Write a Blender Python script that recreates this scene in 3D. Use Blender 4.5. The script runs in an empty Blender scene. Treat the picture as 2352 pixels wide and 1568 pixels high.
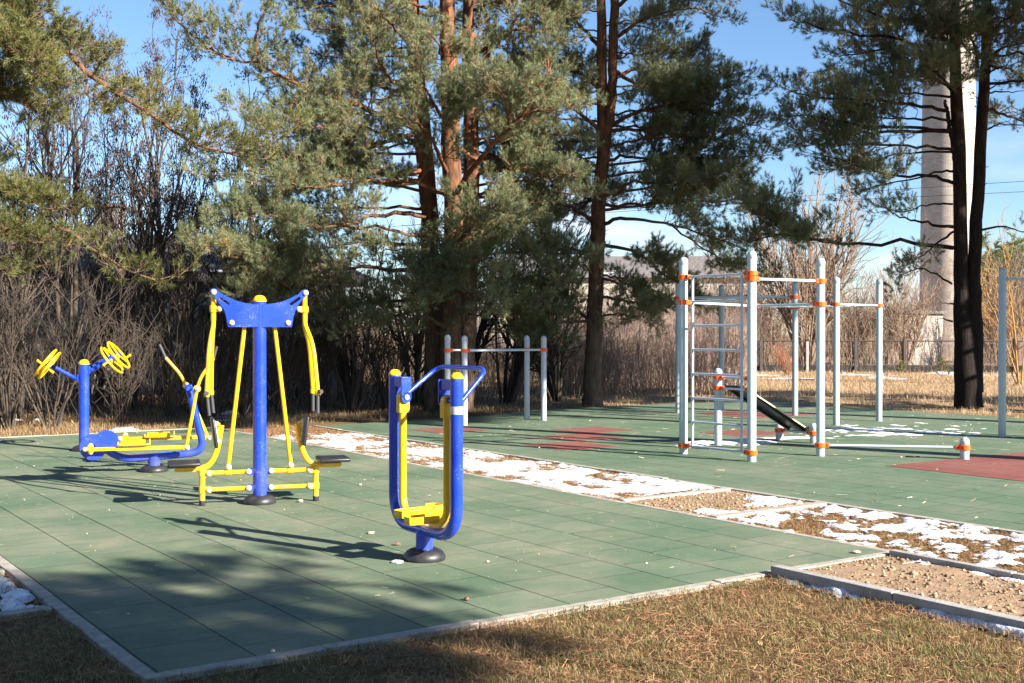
import bpy, bmesh, math, random
import numpy as np
from mathutils import Vector, Matrix
from mathutils.geometry import tessellate_polygon
R = math.radians
sc = bpy.context.scene
col = sc.collection
# ---------------------------------------------------------------- camera, sky, sun, exposure
CAMH = 1.63
cd = bpy.data.cameras.new("camera"); cam = bpy.data.objects.new("camera", cd); col.objects.link(cam)
cd.sensor_width = 36.0; cd.lens = 40.9; cd.clip_end = 3000; cd.clip_start = 0.05
cam.location = (0, 0, CAMH); cam.rotation_euler = (R(90 - 0.364), 0, 0)
sc.camera = cam
SUN_EL = R(27.0)
sd = Vector((0.82 * math.cos(SUN_EL), -0.57 * math.cos(SUN_EL), math.sin(SUN_EL))).normalized()
w = bpy.data.worlds.new("World"); sc.world = w; w.use_nodes = True
nt = w.node_tree; bg = nt.nodes["Background"]
sky = nt.nodes.new("ShaderNodeTexSky"); sky.sky_type = 'NISHITA'; sky.sun_disc = False
sky.sun_elevation = SUN_EL; sky.sun_rotation = math.atan2(0.82, -0.57)
sky.air_density = 1.0; sky.dust_density = 0.0; sky.ozone_density = 5.0; sky.altitude = 100
# thin cloud bank low in the sky
tc = nt.nodes.new("ShaderNodeTexCoord"); mp = nt.nodes.new("ShaderNodeMapping"); mp.inputs['Scale'].default_value = (1, 1, 4.5)
nz = nt.nodes.new("ShaderNodeTexNoise"); nz.inputs['Scale'].default_value = 3.2; nz.inputs['Detail'].default_value = 6; nz.inputs['Roughness'].default_value = .55
rp = nt.nodes.new("ShaderNodeValToRGB"); rp.color_ramp.elements[0].position = .50; rp.color_ramp.elements[1].position = .72
sx = nt.nodes.new("ShaderNodeSeparateXYZ"); r2 = nt.nodes.new("ShaderNodeValToRGB")
r2.color_ramp.elements[0].position = .02; r2.color_ramp.elements[0].color = (1, 1, 1, 1); r2.color_ramp.elements[1].position = .21; r2.color_ramp.elements[1].color = (0, 0, 0, 1)
mu = nt.nodes.new("ShaderNodeMath"); mu.operation = 'MULTIPLY'
mx = nt.nodes.new("ShaderNodeMixRGB"); mx.inputs[2].default_value = (7.2, 6.9, 7.6, 1)
L = nt.links.new
L(tc.outputs['Generated'], mp.inputs[0]); L(mp.outputs[0], nz.inputs['Vector']); L(nz.outputs['Fac'], rp.inputs[0])
L(tc.outputs['Generated'], sx.inputs[0]); L(sx.outputs['Z'], r2.inputs[0])
L(rp.outputs[0], mu.inputs[0]); L(r2.outputs[0], mu.inputs[1]); L(mu.outputs[0], mx.inputs[0]); L(sky.outputs[0], mx.inputs[1]); L(mx.outputs[0], bg.inputs[0])
bg.inputs[1].default_value = 0.057
sl = bpy.data.lights.new("sun", 'SUN'); sl.energy = 5.0; sl.angle = R(0.53); sl.color = (1.0, .93, .82)
sun = bpy.data.objects.new("sun", sl); col.objects.link(sun); sun.rotation_euler = (-sd).to_track_quat('-Z', 'Y').to_euler()
sc.view_settings.view_transform = 'Standard'; sc.view_settings.look = 'None'; sc.view_settings.exposure = 1.8; sc.view_settings.gamma = 1.0
try: sc.view_settings.use_curve_mapping = False
except Exception: pass
sc.cycles.max_bounces = 6; sc.cycles.diffuse_bounces = 3; sc.cycles.glossy_bounces = 3; sc.cycles.transmission_bounces = 3

# ---------------------------------------------------------------- measuring helpers
F = 2673.0; HZ = 767.0
def P(x, y, Y): return np.array(((x - 1176) / F * Y, Y, CAMH + (HZ - y) / F * Y))     # measured picture point -> world point at distance Y
U1 = np.array((-.5700, .8217)); U2 = np.array((.8217, .5700)); C0 = np.array((-1.71, 5.58))   # the pads' own axes
def uv(u, v, z=0.0):
    p = C0 + u * U1 + v * U2
    return np.array((p[0], p[1], z))
def to_uv(x, y):
    d = np.stack([np.asarray(x) - C0[0], np.asarray(y) - C0[1]], -1)
    return d @ U1, d @ U2

# ---------------------------------------------------------------- materials
def mat(name, color, rough=.5, metal=0.0, spec=.5, noise=None, bump=None, coat=0.0):
    """noise=(scale, color2, lo, hi); bump=(scale, strength)"""
    m = bpy.data.materials.new(name); m.use_nodes = True
    t = m.node_tree; b = t.nodes["Principled BSDF"]
    b.inputs['Base Color'].default_value = (*color, 1); b.inputs['Roughness'].default_value = rough
    b.inputs['Metallic'].default_value = metal; b.inputs['Specular IOR Level'].default_value = spec
    b.inputs['Coat Weight'].default_value = coat
    tcn = t.nodes.new("ShaderNodeTexCoord")
    if noise:
        n = t.nodes.new("ShaderNodeTexNoise"); n.inputs['Scale'].default_value = noise[0]; n.inputs['Detail'].default_value = 6; n.inputs['Roughness'].default_value = .62
        t.links.new(tcn.outputs['Object'], n.inputs['Vector'])
        r = t.nodes.new("ShaderNodeValToRGB"); r.color_ramp.elements[0].position = noise[2]; r.color_ramp.elements[1].position = noise[3]
        r.color_ramp.elements[0].color = (*color, 1); r.color_ramp.elements[1].color = (*noise[1], 1)
        t.links.new(n.outputs['Fac'], r.inputs[0]); t.links.new(r.outputs[0], b.inputs['Base Color'])
    if bump:
        n = t.nodes.new("ShaderNodeTexNoise"); n.inputs['Scale'].default_value = bump[0]; n.inputs['Detail'].default_value = 5
        t.links.new(tcn.outputs['Object'], n.inputs['Vector'])
        bp = t.nodes.new("ShaderNodeBump"); bp.inputs['Strength'].default_value = bump[1]; bp.inputs['Distance'].default_value = .01
        t.links.new(n.outputs['Fac'], bp.inputs['Height']); t.links.new(bp.outputs[0], b.inputs['Normal'])
    return m

def attr_mat(name, stops, rough=.7, trans=0.0, spec=.2, extra_noise=0.0):
    """colour ramp driven by the per-face float attribute 'tint' (natural colour variation between blades, needles, stones)"""
    m = bpy.data.materials.new(name); m.use_nodes = True
    t = m.node_tree; b = t.nodes["Principled BSDF"]; b.inputs['Roughness'].default_value = rough; b.inputs['Specular IOR Level'].default_value = spec
    a = t.nodes.new("ShaderNodeAttribute"); a.attribute_name = 'tint'
    r = t.nodes.new("ShaderNodeValToRGB")
    while len(r.color_ramp.elements) < len(stops): r.color_ramp.elements.new(.5)
    for e, (p, c) in zip(r.color_ramp.elements, stops): e.position = p; e.color = (*c, 1)
    t.links.new(a.outputs['Fac'], r.inputs[0]); t.links.new(r.outputs[0], b.inputs['Base Color'])
    if trans:
        tr = t.nodes.new("ShaderNodeBsdfTranslucent"); t.links.new(r.outputs[0], tr.inputs[0])
        ms = t.nodes.new("ShaderNodeMixShader"); ms.inputs[0].default_value = trans
        o = t.nodes["Material Output"]; t.links.new(b.outputs[0], ms.inputs[1]); t.links.new(tr.outputs[0], ms.inputs[2]); t.links.new(ms.outputs[0], o.inputs[0])
    return m

def node(t, typ, **kw):
    n = t.nodes.new(typ)
    for k, v in kw.items():
        if hasattr(n, k): setattr(n, k, v)
        else: n.inputs[k].default_value = v
    return n

def ramp(t, src, lo, hi, c0=(0, 0, 0), c1=(1, 1, 1)):
    r = t.nodes.new("ShaderNodeValToRGB"); r.color_ramp.elements[0].position = lo; r.color_ramp.elements[1].position = hi
    r.color_ramp.elements[0].color = (*c0, 1); r.color_ramp.elements[1].color = (*c1, 1)
    t.links.new(src, r.inputs[0]); return r.outputs[0]
def mixc(t, fac, a, b, mode='MIX'):
    n = t.nodes.new("ShaderNodeMixRGB"); n.blend_type = mode
    for i, s in ((0, fac), (1, a), (2, b)):
        if hasattr(s, 'is_linked') or isinstance(s, bpy.types.NodeSocket): t.links.new(s, n.inputs[i])
        elif i == 0: n.inputs[0].default_value = s
        else: n.inputs[i].default_value = (*s, 1)
    return n.outputs[0]

def rubber_mat(name, c1, c2, dust, dust_amt):
    m = bpy.data.materials.new(name); m.use_nodes = True; t = m.node_tree; b = t.nodes["Principled BSDF"]
    b.inputs['Roughness'].default_value = .82; b.inputs['Specular IOR Level'].default_value = .3
    tcn = t.nodes.new("ShaderNodeTexCoord"); O = tcn.outputs['Object']
    wob = node(t, "ShaderNodeTexNoise", Scale=1.3, Detail=2.0); t.links.new(O, wob.inputs['Vector'])
    va = node(t, "ShaderNodeVectorMath", operation='SCALE'); va.inputs['Scale'].default_value = .022; t.links.new(wob.outputs['Color'], va.inputs[0])
    vb = node(t, "ShaderNodeVectorMath", operation='ADD'); t.links.new(O, vb.inputs[0]); t.links.new(va.outputs[0], vb.inputs[1])
    br = node(t, "ShaderNodeTexBrick", offset=.5, squash=1.0); br.inputs['Scale'].default_value = 1.0
    br.inputs['Brick Width'].default_value = .5; br.inputs['Row Height'].default_value = .5; br.inputs['Mortar Size'].default_value = .006; br.inputs['Mortar Smooth'].default_value = .25
    br.inputs['Color1'].default_value = (*c1, 1); br.inputs['Color2'].default_value = (*c2, 1); br.inputs['Mortar'].default_value = (c1[0] * .30, c1[1] * .30, c1[2] * .30, 1)
    br.inputs['Bias'].default_value = -.1
    t.links.new(vb.outputs[0], br.inputs['Vector'])
    b2 = node(t, "ShaderNodeTexBrick", offset=.0); b2.inputs['Scale'].default_value = 1.0; b2.inputs['Brick Width'].default_value = 400.0; b2.inputs['Row Height'].default_value = .5; b2.inputs['Mortar Size'].default_value = .0075; b2.inputs['Mortar Smooth'].default_value = .35; t.links.new(vb.outputs[0], b2.inputs['Vector'])
    n1 = node(t, "ShaderNodeTexNoise", Scale=.75, Detail=7.0, Roughness=.68); t.links.new(O, n1.inputs['Vector'])
    sm = node(t, "ShaderNodeMapping"); sm.inputs['Rotation'].default_value = (0, 0, .9); sm.inputs['Scale'].default_value = (1.0, .42, 1.0); t.links.new(O, sm.inputs[0])
    n2 = node(t, "ShaderNodeTexNoise", Scale=7.0, Detail=7.0, Roughness=.72); t.links.new(sm.outputs[0], n2.inputs['Vector'])
    n3 = node(t, "ShaderNodeTexNoise", Scale=230.0, Detail=2.0); t.links.new(O, n3.inputs['Vector'])
    mth = node(t, "ShaderNodeMath", operation='MULTIPLY'); t.links.new(ramp(t, n1.outputs['Fac'], .40, .72), mth.inputs[0]); t.links.new(ramp(t, n2.outputs['Fac'], .22, .75), mth.inputs[1])
    m2 = node(t, "ShaderNodeMath", operation='MULTIPLY'); t.links.new(mth.outputs[0], m2.inputs[0]); m2.inputs[1].default_value = dust_amt
    c = mixc(t, m2.outputs[0], br.outputs['Color'], dust)
    jn = node(t, "ShaderNodeMath", operation='MULTIPLY'); t.links.new(b2.outputs['Fac'], jn.inputs[0]); t.links.new(ramp(t, n1.outputs['Fac'], .25, .6, (.95, .95, .95), (.55, .55, .55)), jn.inputs[1])
    c = mixc(t, jn.outputs[0], c, (c1[0] * .1, c1[1] * .1, c1[2] * .1))
    g = ramp(t, n3.outputs['Fac'], .3, .75, (.72, .72, .72), (1.22, 1.22, 1.22))
    c = mixc(t, 1.0, c, g, 'MULTIPLY')
    c = mixc(t, ramp(t, n2.outputs['Fac'], .56, .78, (0, 0, 0), (.5, .5, .5)), c, (c1[0] * .55, c1[1] * .55, c1[2] * .5))
    t.links.new(c, b.inputs['Base Color'])
    bp = node(t, "ShaderNodeBump", Strength=.5, Distance=.006)
    hm = node(t, "ShaderNodeMath", operation='MULTIPLY_ADD'); t.links.new(br.outputs['Fac'], hm.inputs[0]); hm.inputs[1].default_value = -1.2; t.links.new(n3.outputs['Fac'], hm.inputs[2])
    t.links.new(hm.outputs[0], bp.inputs['Height']); t.links.new(bp.outputs[0], b.inputs['Normal'])
    return m

def brick_mat(name, c1, c2, mortar, bw, bh, ms, coord='Generated', radial=0.0):
    m = bpy.data.materials.new(name); m.use_nodes = True; t = m.node_tree; b = t.nodes["Principled BSDF"]; b.inputs['Roughness'].default_value = .9
    tcn = t.nodes.new("ShaderNodeTexCoord"); br = node(t, "ShaderNodeTexBrick", offset=.5)
    br.inputs['Scale'].default_value = 1.0; br.inputs['Brick Width'].default_value = bw; br.inputs['Row Height'].default_value = bh; br.inputs['Mortar Size'].default_value = ms
    br.inputs['Color1'].default_value = (*c1, 1); br.inputs['Color2'].default_value = (*c2, 1); br.inputs['Mortar'].default_value = (*mortar, 1)
    src = t.nodes.new("ShaderNodeUVMap"); t.links.new(src.outputs[0], br.inputs['Vector'])
    n = node(t, "ShaderNodeTexNoise", Scale=.8, Detail=6.0); t.links.new(tcn.outputs['Object'], n.inputs['Vector'])
    c = mixc(t, 1.0, br.outputs['Color'], ramp(t, n.outputs['Fac'], .3, .7, (.7, .68, .66), (1.05, 1.05, 1.05)), 'MULTIPLY')
    t.links.new(c, b.inputs['Base Color'])
    return m

def bark_mat(name, low, mid, high, z0, z1, scale=1.0):
    """pine bark: grey plated bark at the foot turning to orange flaky bark higher up"""
    m = bpy.data.materials.new(name); m.use_nodes = True; t = m.node_tree; b = t.nodes["Principled BSDF"]; b.inputs['Roughness'].default_value = .9; b.inputs['Specular IOR Level'].default_value = .15
    g = t.nodes.new("ShaderNodeNewGeometry"); s = t.nodes.new("ShaderNodeSeparateXYZ"); t.links.new(g.outputs['Position'], s.inputs[0])
    mpn = node(t, "ShaderNodeMapping"); mpn.inputs['Scale'].default_value = (1, 1, .22); t.links.new(g.outputs['Position'], mpn.inputs[0])
    n = node(t, "ShaderNodeTexNoise", Scale=14.0 * scale, Detail=6.0, Roughness=.7); t.links.new(mpn.outputs[0], n.inputs['Vector'])
    vn = node(t, "ShaderNodeTexVoronoi", Scale=22.0 * scale); t.links.new(mpn.outputs[0], vn.inputs['Vector'])
    n2 = node(t, "ShaderNodeTexNoise", Scale=2.2, Detail=4.0); t.links.new(g.outputs['Position'], n2.inputs['Vector'])
    ad = node(t, "ShaderNodeMath", operation='MULTIPLY_ADD'); t.links.new(n2.outputs['Fac'], ad.inputs[0]); ad.inputs[1].default_value = 2.4; t.links.new(s.outputs['Z'], ad.inputs[2])
    r = t.nodes.new("ShaderNodeMapRange"); r.inputs[1].default_value = z0 + 1.2; r.inputs[2].default_value = z1 + 1.2; t.links.new(ad.outputs[0], r.inputs[0])
    base = mixc(t, r.outputs[0], low, high)
    c = mixc(t, ramp(t, n.outputs['Fac'], .38, .66), mid, base)
    c = mixc(t, ramp(t, vn.outputs['Distance'], .0, .3, (.6, .6, .6), (0, 0, 0)), c, (mid[0] * .5, mid[1] * .5, mid[2] * .5))
    t.links.new(c, b.inputs['Base Color'])
    bp = node(t, "ShaderNodeBump", Strength=.9, Distance=.03); t.links.new(n.outputs['Fac'], bp.inputs['Height']); t.links.new(bp.outputs[0], b.inputs['Normal'])
    return m

def painted(name, color, rough=.3, **kw):
    """powder coat with small chips, scuffs and dust settled low down"""
    m = mat(name, color, rough, **kw); t = m.node_tree; b = t.nodes["Principled BSDF"]; g = t.nodes.new("ShaderNodeNewGeometry")
    a = node(t, "ShaderNodeTexNoise", Scale=70.0, Detail=3.0); t.links.new(g.outputs['Position'], a.inputs['Vector']); c = node(t, "ShaderNodeTexNoise", Scale=5.0, Detail=3.0); t.links.new(g.outputs['Position'], c.inputs['Vector'])
    ms = node(t, "ShaderNodeMath", operation='MULTIPLY'); t.links.new(ramp(t, a.outputs['Fac'], .60, .66), ms.inputs[0]); t.links.new(ramp(t, c.outputs['Fac'], .50, .66), ms.inputs[1]); mm = node(t, "ShaderNodeMath", operation='MULTIPLY'); mm.inputs[1].default_value = .42; t.links.new(ms.outputs[0], mm.inputs[0])
    src = b.inputs['Base Color'].links[0].from_socket; col1 = mixc(t, mm.outputs[0], src, tuple(min(1, .35 + .5 * q) for q in color))
    s = t.nodes.new("ShaderNodeSeparateXYZ"); t.links.new(g.outputs['Position'], s.inputs[0]); r = t.nodes.new("ShaderNodeMapRange"); r.inputs[1].default_value = .0; r.inputs[2].default_value = .5; r.inputs[3].default_value = .32; r.inputs[4].default_value = .0; t.links.new(s.outputs['Z'], r.inputs[0])
    d = node(t, "ShaderNodeMath", operation='MULTIPLY'); t.links.new(r.outputs[0], d.inputs[0]); t.links.new(ramp(t, c.outputs['Fac'], .3, .7), d.inputs[1])
    t.links.new(mixc(t, d.outputs[0], col1, (.24, .20, .15)), b.inputs['Base Color'])
    rr = t.nodes.new("ShaderNodeMapRange"); rr.inputs[1].default_value = .35; rr.inputs[2].default_value = .75; rr.inputs[3].default_value = rough - .04; rr.inputs[4].default_value = rough + .16; t.links.new(c.outputs['Fac'], rr.inputs[0]); t.links.new(rr.outputs[0], b.inputs['Roughness'])
    return m
M = {}
M['blue'] = painted('blue_paint', (.008, .04, .47), .26, spec=.5, coat=.35, noise=(9, (.012, .055, .50), .35, .75))
M['yellow'] = painted('yellow_paint', (.86, .47, .004), .28, spec=.5, coat=.3, noise=(7, (.80, .43, .006), .4, .8))
M['cream'] = mat('cream_plastic', (.80, .64, .34), .35)
M['cap'] = mat('yellow_plastic', (.90, .50, .004), .33)
M['rubber_black'] = mat('black_rubber', (.018, .018, .021), .45, noise=(14, (.05, .048, .046), .45, .8))
M['grip'] = mat('grip_rubber', (.045, .045, .05), .6)
M['seat'] = mat('black_plastic', (.02, .02, .024), .38, bump=(300, .15))
M['tape'] = mat('silver_tape', (.55, .53, .50), .35, metal=.3)
M['post'] = painted('pale_grey_paint', (.41, .49, .525), .36, coat=.2, noise=(5, (.36, .435, .47), .4, .8))
M['pad_post'] = painted('white_paint', (.50, .52, .57), .36, coat=.15, noise=(5, (.55, .57, .63), .4, .8))
M['bar'] = mat('bar_grey_paint', (.48, .53, .60), .36, coat=.2)
M['orange'] = mat('orange_plastic', (.86, .115, .004), .4)
M['bolt'] = mat('dark_steel', (.03, .03, .035), .4, metal=.6)
M['board'] = mat('black_plywood', (.016, .017, .018), .33, noise=(20, (.03, .03, .03), .4, .7))
M['board_edge'] = mat('plywood_edge', (.55, .46, .30), .6)
M['green'] = rubber_mat('green_rubber_tiles', (.086, .138, .080), (.116, .166, .103), (.31, .275, .20), 1.0)
M['green2'] = rubber_mat('green_rubber_tiles_far', (.076, .130, .076), (.102, .154, .094), (.27, .245, .18), .8)
M['red'] = rubber_mat('red_rubber_tiles', (.205, .064, .052), (.18, .058, .048), (.30, .19, .14), .5)
M['concrete'] = mat('concrete', (.37, .335, .285), .9, noise=(11, (.20, .175, .14), .38, .74), bump=(90, .5))
M['concrete2'] = mat('weathered_concrete', (.36, .34, .32), .9, noise=(7, (.22, .205, .19), .35, .75), bump=(60, .4))
M['snow'] = mat('snow', (.70, .71, .745), .7, spec=.2, noise=(14, (.50, .485, .475), .46, .76), bump=(38, .8))
M['steel'] = mat('rusty_steel', (.05, .035, .03), .7)
M['roof'] = mat('grey_roof', (.17, .155, .155), .85, noise=(2, (.12, .11, .11), .3, .7))
M['dark_roof'] = mat('dark_roof', (.035, .033, .033), .85)
M['glass'] = mat('dark_glass', (.01, .012, .015), .08)
M['plaster'] = mat('grey_plaster', (.27, .255, .245), .9, noise=(1.5, (.14, .13, .125), .35, .7))
M['wire'] = mat('cable', (.02, .02, .022), .6)
M['brick'] = brick_mat('white_silicate_brick', (.55, .49, .425), (.45, .39, .335), (.33, .28, .245), .25, .098, .013)
M['redbrick'] = brick_mat('red_brick', (.30, .10, .08), (.24, .08, .065), (.2, .17, .15), .25, .085, .01)
M['bark'] = bark_mat('pine_bark', (.17, .125, .095), (.075, .045, .032), (.29, .112, .05), 1.2, 5.0)
M['bark_shaded'] = bark_mat('pine_bark_shaded', (.028, .022, .019), (.015, .011, .009), (.075, .036, .022), 2.0, 8.0)  # copy of the bark with the right pine's shade put into the colour
M['twig'] = mat('pine_twig', (.22, .13, .075), .85)
M['needles'] = attr_mat('pine_needles', [(0, (.072, .088, .036)), (.45, (.165, .188, .088)), (.8, (.265, .285, .155)), (1, (.34, .25, .10))], .5, .22, .35)
M['needles2'] = attr_mat('pine_needles_yellow', [(0, (.07, .075, .022)), (.5, (.14, .145, .045)), (.85, (.22, .215, .08)), (1, (.28, .2, .08))], .5, .22, .35)
M['stem'] = mat('shrub_bark', (.078, .058, .043), .9, noise=(9, (.036, .027, .02), .35, .7))
M['stem_tan'] = mat('tan_stems', (.27, .195, .135), .9, noise=(1.3, (.18, .115, .085), .35, .7))
M['stem_pink'] = mat('reddish_stems', (.31, .225, .18), .9, noise=(1.1, (.22, .145, .115), .35, .7))
M['stem_orange'] = mat('orange_willow_stems', (.33, .175, .05), .8)
M['stem_red'] = mat('red_twigs', (.30, .12, .06), .8)
M['seed'] = mat('dry_seeds', (.085, .055, .045), .85)
M['grass'] = attr_mat('dry_grass', [(0, (.13, .066, .03)), (.28, (.27, .165, .08)), (.52, (.34, .25, .135)), (.72, (.25, .22, .10)), (.85, (.15, .165, .055)), (1, (.10, .14, .04))], .8, .25)
M['straw'] = attr_mat('straw', [(0, (.30, .19, .10)), (.5, (.50, .355, .21)), (1, (.62, .47, .30))], .85, .2)
M['litter'] = attr_mat('pine_litter', [(0, (.12, .058, .03)), (.5, (.31, .16, .08)), (1, (.44, .28, .155))], .8)
M['gravel'] = attr_mat('gravel', [(0, (.17, .11, .065)), (.6, (.31, .215, .13)), (1, (.48, .37, .25))], .9)
M['crumb'] = attr_mat('pale_crumbs', [(0, (.12, .07, .04)), (.4, (.45, .36, .24)), (1, (.66, .57, .42))], .9)
M['leaf'] = attr_mat('dead_leaves', [(0, (.07, .035, .022)), (.6, (.18, .10, .055)), (1, (.30, .19, .11))], .8)
M['cone'] = mat('pine_cone', (.13, .06, .035), .85, noise=(60, (.24, .13, .08), .4, .7))
M['stone'] = mat('pale_stone', (.50, .39, .28), .9, bump=(40, .5))
M['dark_post'] = mat('dark_concrete', (.075, .062, .058), .9, noise=(8, (.04, .033, .03), .35, .7))
M['plinth'] = mat('shaded_plinth', (.03, .027, .026), .95, noise=(6, (.016, .014, .013), .35, .7))  # colour darkened to carry the shadow on its near face

# ---------------------------------------------------------------- mesh builder
def lk(o): col.objects.link(o); return o
def tag(o, label=None, cat=None, group=None, kind=None):
    if label: o['label'] = label
    if cat: o['category'] = cat
    if group: o['group'] = group
    if kind: o['kind'] = kind
    return o
def thing(name, label, cat, loc=(0, 0, 0), rz=0.0, group=None):
    o = bpy.data.objects.new(name, None); lk(o); o.empty_display_size = .2
    o.location = tuple(loc); o.rotation_euler = (0, 0, rz)
    return tag(o, label, cat, group)

def fillet(pts, r, k=6):
    pts = [np.array(p, float) for p in pts]; out = [pts[0]]
    for i in range(1, len(pts) - 1):
        a, b, c = pts[i - 1], pts[i], pts[i + 1]
        d1 = (a - b); d2 = (c - b); l1 = np.linalg.norm(d1); l2 = np.linalg.norm(d2); q = min(r, l1 * .49, l2 * .49)
        s = b + d1 / l1 * q; e = b + d2 / l2 * q
        for j in range(k + 1):
            t = j / k; out.append((1 - t) ** 2 * s + 2 * t * (1 - t) * b + t * t * e)
    out.append(pts[-1]); return out
def spline(pts, n):
    pts = np.array(pts, float); 
    if len(pts) == 2: return [pts[0] + (pts[1] - pts[0]) * i / n for i in range(n + 1)]
    q = np.vstack([2 * pts[0] - pts[1], pts, 2 * pts[-1] - pts[-2]]); out = []
    m = len(pts) - 1
    for i in range(n + 1):
        t = i / n * m; k = min(int(t), m - 1); f = t - k; a, b, c, d = q[k:k + 4]
        out.append(.5 * ((2 * b) + (-a + c) * f + (2 * a - 5 * b + 4 * c - d) * f * f + (-a + 3 * b - 3 * c + d) * f ** 3))
    return out

class MB:
    def __init__(s): s.v = []; s.f = []
    def add(s, vs, fs):
        o = len(s.v); s.v += [tuple(map(float, p)) for p in vs]; s.f += [tuple(i + o for i in f) for f in fs]; return s
    def tube(s, pts, r, n=14, caps=True):
        pts = [np.array(p, float) for p in pts]; m = len(pts); rr = r if hasattr(r, '__len__') else [r] * m
        T = [pts[min(i + 1, m - 1)] - pts[max(i - 1, 0)] for i in range(m)]; T = [t / (np.linalg.norm(t) + 1e-9) for t in T]
        up = np.array((0, 0, 1.)) if abs(T[0][2]) < .9 else np.array((1., 0, 0)); N = np.cross(T[0], up); N /= np.linalg.norm(N); vs = []
        for i in range(m):
            N = N - T[i] * np.dot(N, T[i]); N /= np.linalg.norm(N); B = np.cross(T[i], N)
            for k in range(n):
                a = 2 * math.pi * k / n; vs.append(pts[i] + rr[i] * (math.cos(a) * N + math.sin(a) * B))
        fs = [(i * n + k, i * n + (k + 1) % n, (i + 1) * n + (k + 1) % n, (i + 1) * n + k) for i in range(m - 1) for k in range(n)]
        if caps: fs += [tuple(range(n - 1, -1, -1)), tuple(range((m - 1) * n, m * n))]
        return s.add(vs, fs)
    def lathe(s, prof, c=(0, 0, 0), ax=(0, 0, 1), n=24):
        c = np.array(c, float); ax = np.array(ax, float); ax /= np.linalg.norm(ax)
        e = np.array((1., 0, 0)) if abs(ax[0]) < .8 else np.array((0, 1., 0)); N = np.cross(ax, e); N /= np.linalg.norm(N); B = np.cross(ax, N); vs = []
        for (r, z) in prof:
            for k in range(n):
                a = 2 * math.pi * k / n; vs.append(c + ax * z + r * (math.cos(a) * N + math.sin(a) * B))
        m = len(prof); fs = [(i * n + k, i * n + (k + 1) % n, (i + 1) * n + (k + 1) % n, (i + 1) * n + k) for i in range(m - 1) for k in range(n)]
        if prof[0][0] > 1e-6: fs.append(tuple(range(n - 1, -1, -1)))
        if prof[-1][0] > 1e-6: fs.append(tuple(range((m - 1) * n, m * n)))
        return s.add(vs, fs)
    def dome(s, r, c, ax=(0, 0, 1), n=20, sq=1.0):
        return s.lathe([(max(r * math.cos(a), 1e-5 if a > 1.5 else 0), sq * r * math.sin(a)) for a in np.linspace(0, math.pi / 2, 7)], c, ax, n)
    def box(s, c, size, rot=None):
        c = np.array(c, float); h = np.array(size, float) / 2; vs = []
        for x in (-1, 1):
            for y in (-1, 1):
                for z in (-1, 1):
                    p = np.array((x, y, z)) * h
                    if rot is not None: p = np.array(rot @ Vector(p))
                    vs.append(c + p)
        return s.add(vs, [(0, 1, 3, 2), (4, 6, 7, 5), (0, 4, 5, 1), (2, 3, 7, 6), (0, 2, 6, 4), (1, 5, 7, 3)])
    def prism(s, outer, th, holes=(), fn=lambda a, b, t: (a, t, b)):
        loops = [list(outer)] + [list(h) for h in holes]; tri = tessellate_polygon([[Vector((a, b, 0)) for a, b in l] for l in loops])
        flat = [p for l in loops for p in l]; n = len(flat)
        vs = [fn(a, b, -th / 2) for a, b in flat] + [fn(a, b, th / 2) for a, b in flat]
        fs = [tuple(t) for t in tri] + [tuple(i + n for i in reversed(t)) for t in tri]; o = 0
        for l in loops:
            m = len(l); fs += [(o + i, o + (i + 1) % m, o + (i + 1) % m + n, o + i + n) for i in range(m)]; o += m
        return s.add(vs, fs)
    def build(s, name, m, parent=None, bevel=0.0, sharp=35, label=None, loc=None):
        me = bpy.data.meshes.new(name); me.from_pydata(s.v, [], s.f); me.validate(); me.update()
        bm = bmesh.new(); bm.from_mesh(me); bmesh.ops.recalc_face_normals(bm, faces=bm.faces); bm.to_mesh(me); bm.free()
        me.polygons.foreach_set('use_smooth', [True] * len(me.polygons)); me.set_sharp_from_angle(angle=R(sharp))
        me.materials.append(m); o = bpy.data.objects.new(name, me); lk(o)
        if parent is not None: o.parent = parent
        if loc is not None: o.location = tuple(loc)
        if label: o['label'] = label
        if bevel:
            md = o.modifiers.new('bevel', 'BEVEL'); md.width = bevel; md.segments = 2; md.limit_method = 'ANGLE'; md.angle_limit = R(40)
        return o

def copy_tree(o, parent=None):
    c = o.copy(); lk(c); c.parent = parent
    for ch in list(o.children): copy_tree(ch, c)
    return c

# fast bulk meshes ---------------------------------------------------------
def bulk(name, V, faces, mats, parent=None, mi=None, tint=None, smooth=False):
    """V (n,3); faces: list of int arrays, each (k,3) or (k,4)"""
    me = bpy.data.meshes.new(name); V = np.asarray(V, np.float32)
    tot = [np.full(len(f), f.shape[1], np.int32) for f in faces if len(f)]; tot = np.concatenate(tot)
    loops = np.concatenate([f.reshape(-1) for f in faces if len(f)]).astype(np.int32)
    me.vertices.add(len(V)); me.vertices.foreach_set('co', V.reshape(-1))
    me.loops.add(len(loops)); me.loops.foreach_set('vertex_index', loops)
    me.polygons.add(len(tot)); st = np.zeros(len(tot), np.int32); st[1:] = np.cumsum(tot)[:-1]
    me.polygons.foreach_set('loop_start', st)
    try: me.polygons.foreach_set('loop_total', tot)
    except Exception: pass
    for m in (mats if isinstance(mats, (list, tuple)) else [mats]): me.materials.append(m)
    if mi is not None: me.polygons.foreach_set('material_index', np.asarray(mi, np.int32))
    if smooth: me.polygons.foreach_set('use_smooth', np.ones(len(tot), bool))
    me.update(calc_edges=True)
    if tint is not None:
        a = me.attributes.new('tint', 'FLOAT', 'FACE'); a.data.foreach_set('value', np.asarray(tint, np.float32))
    o = bpy.data.objects.new(name, me); lk(o)
    if parent is not None: o.parent = parent
    return o

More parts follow.
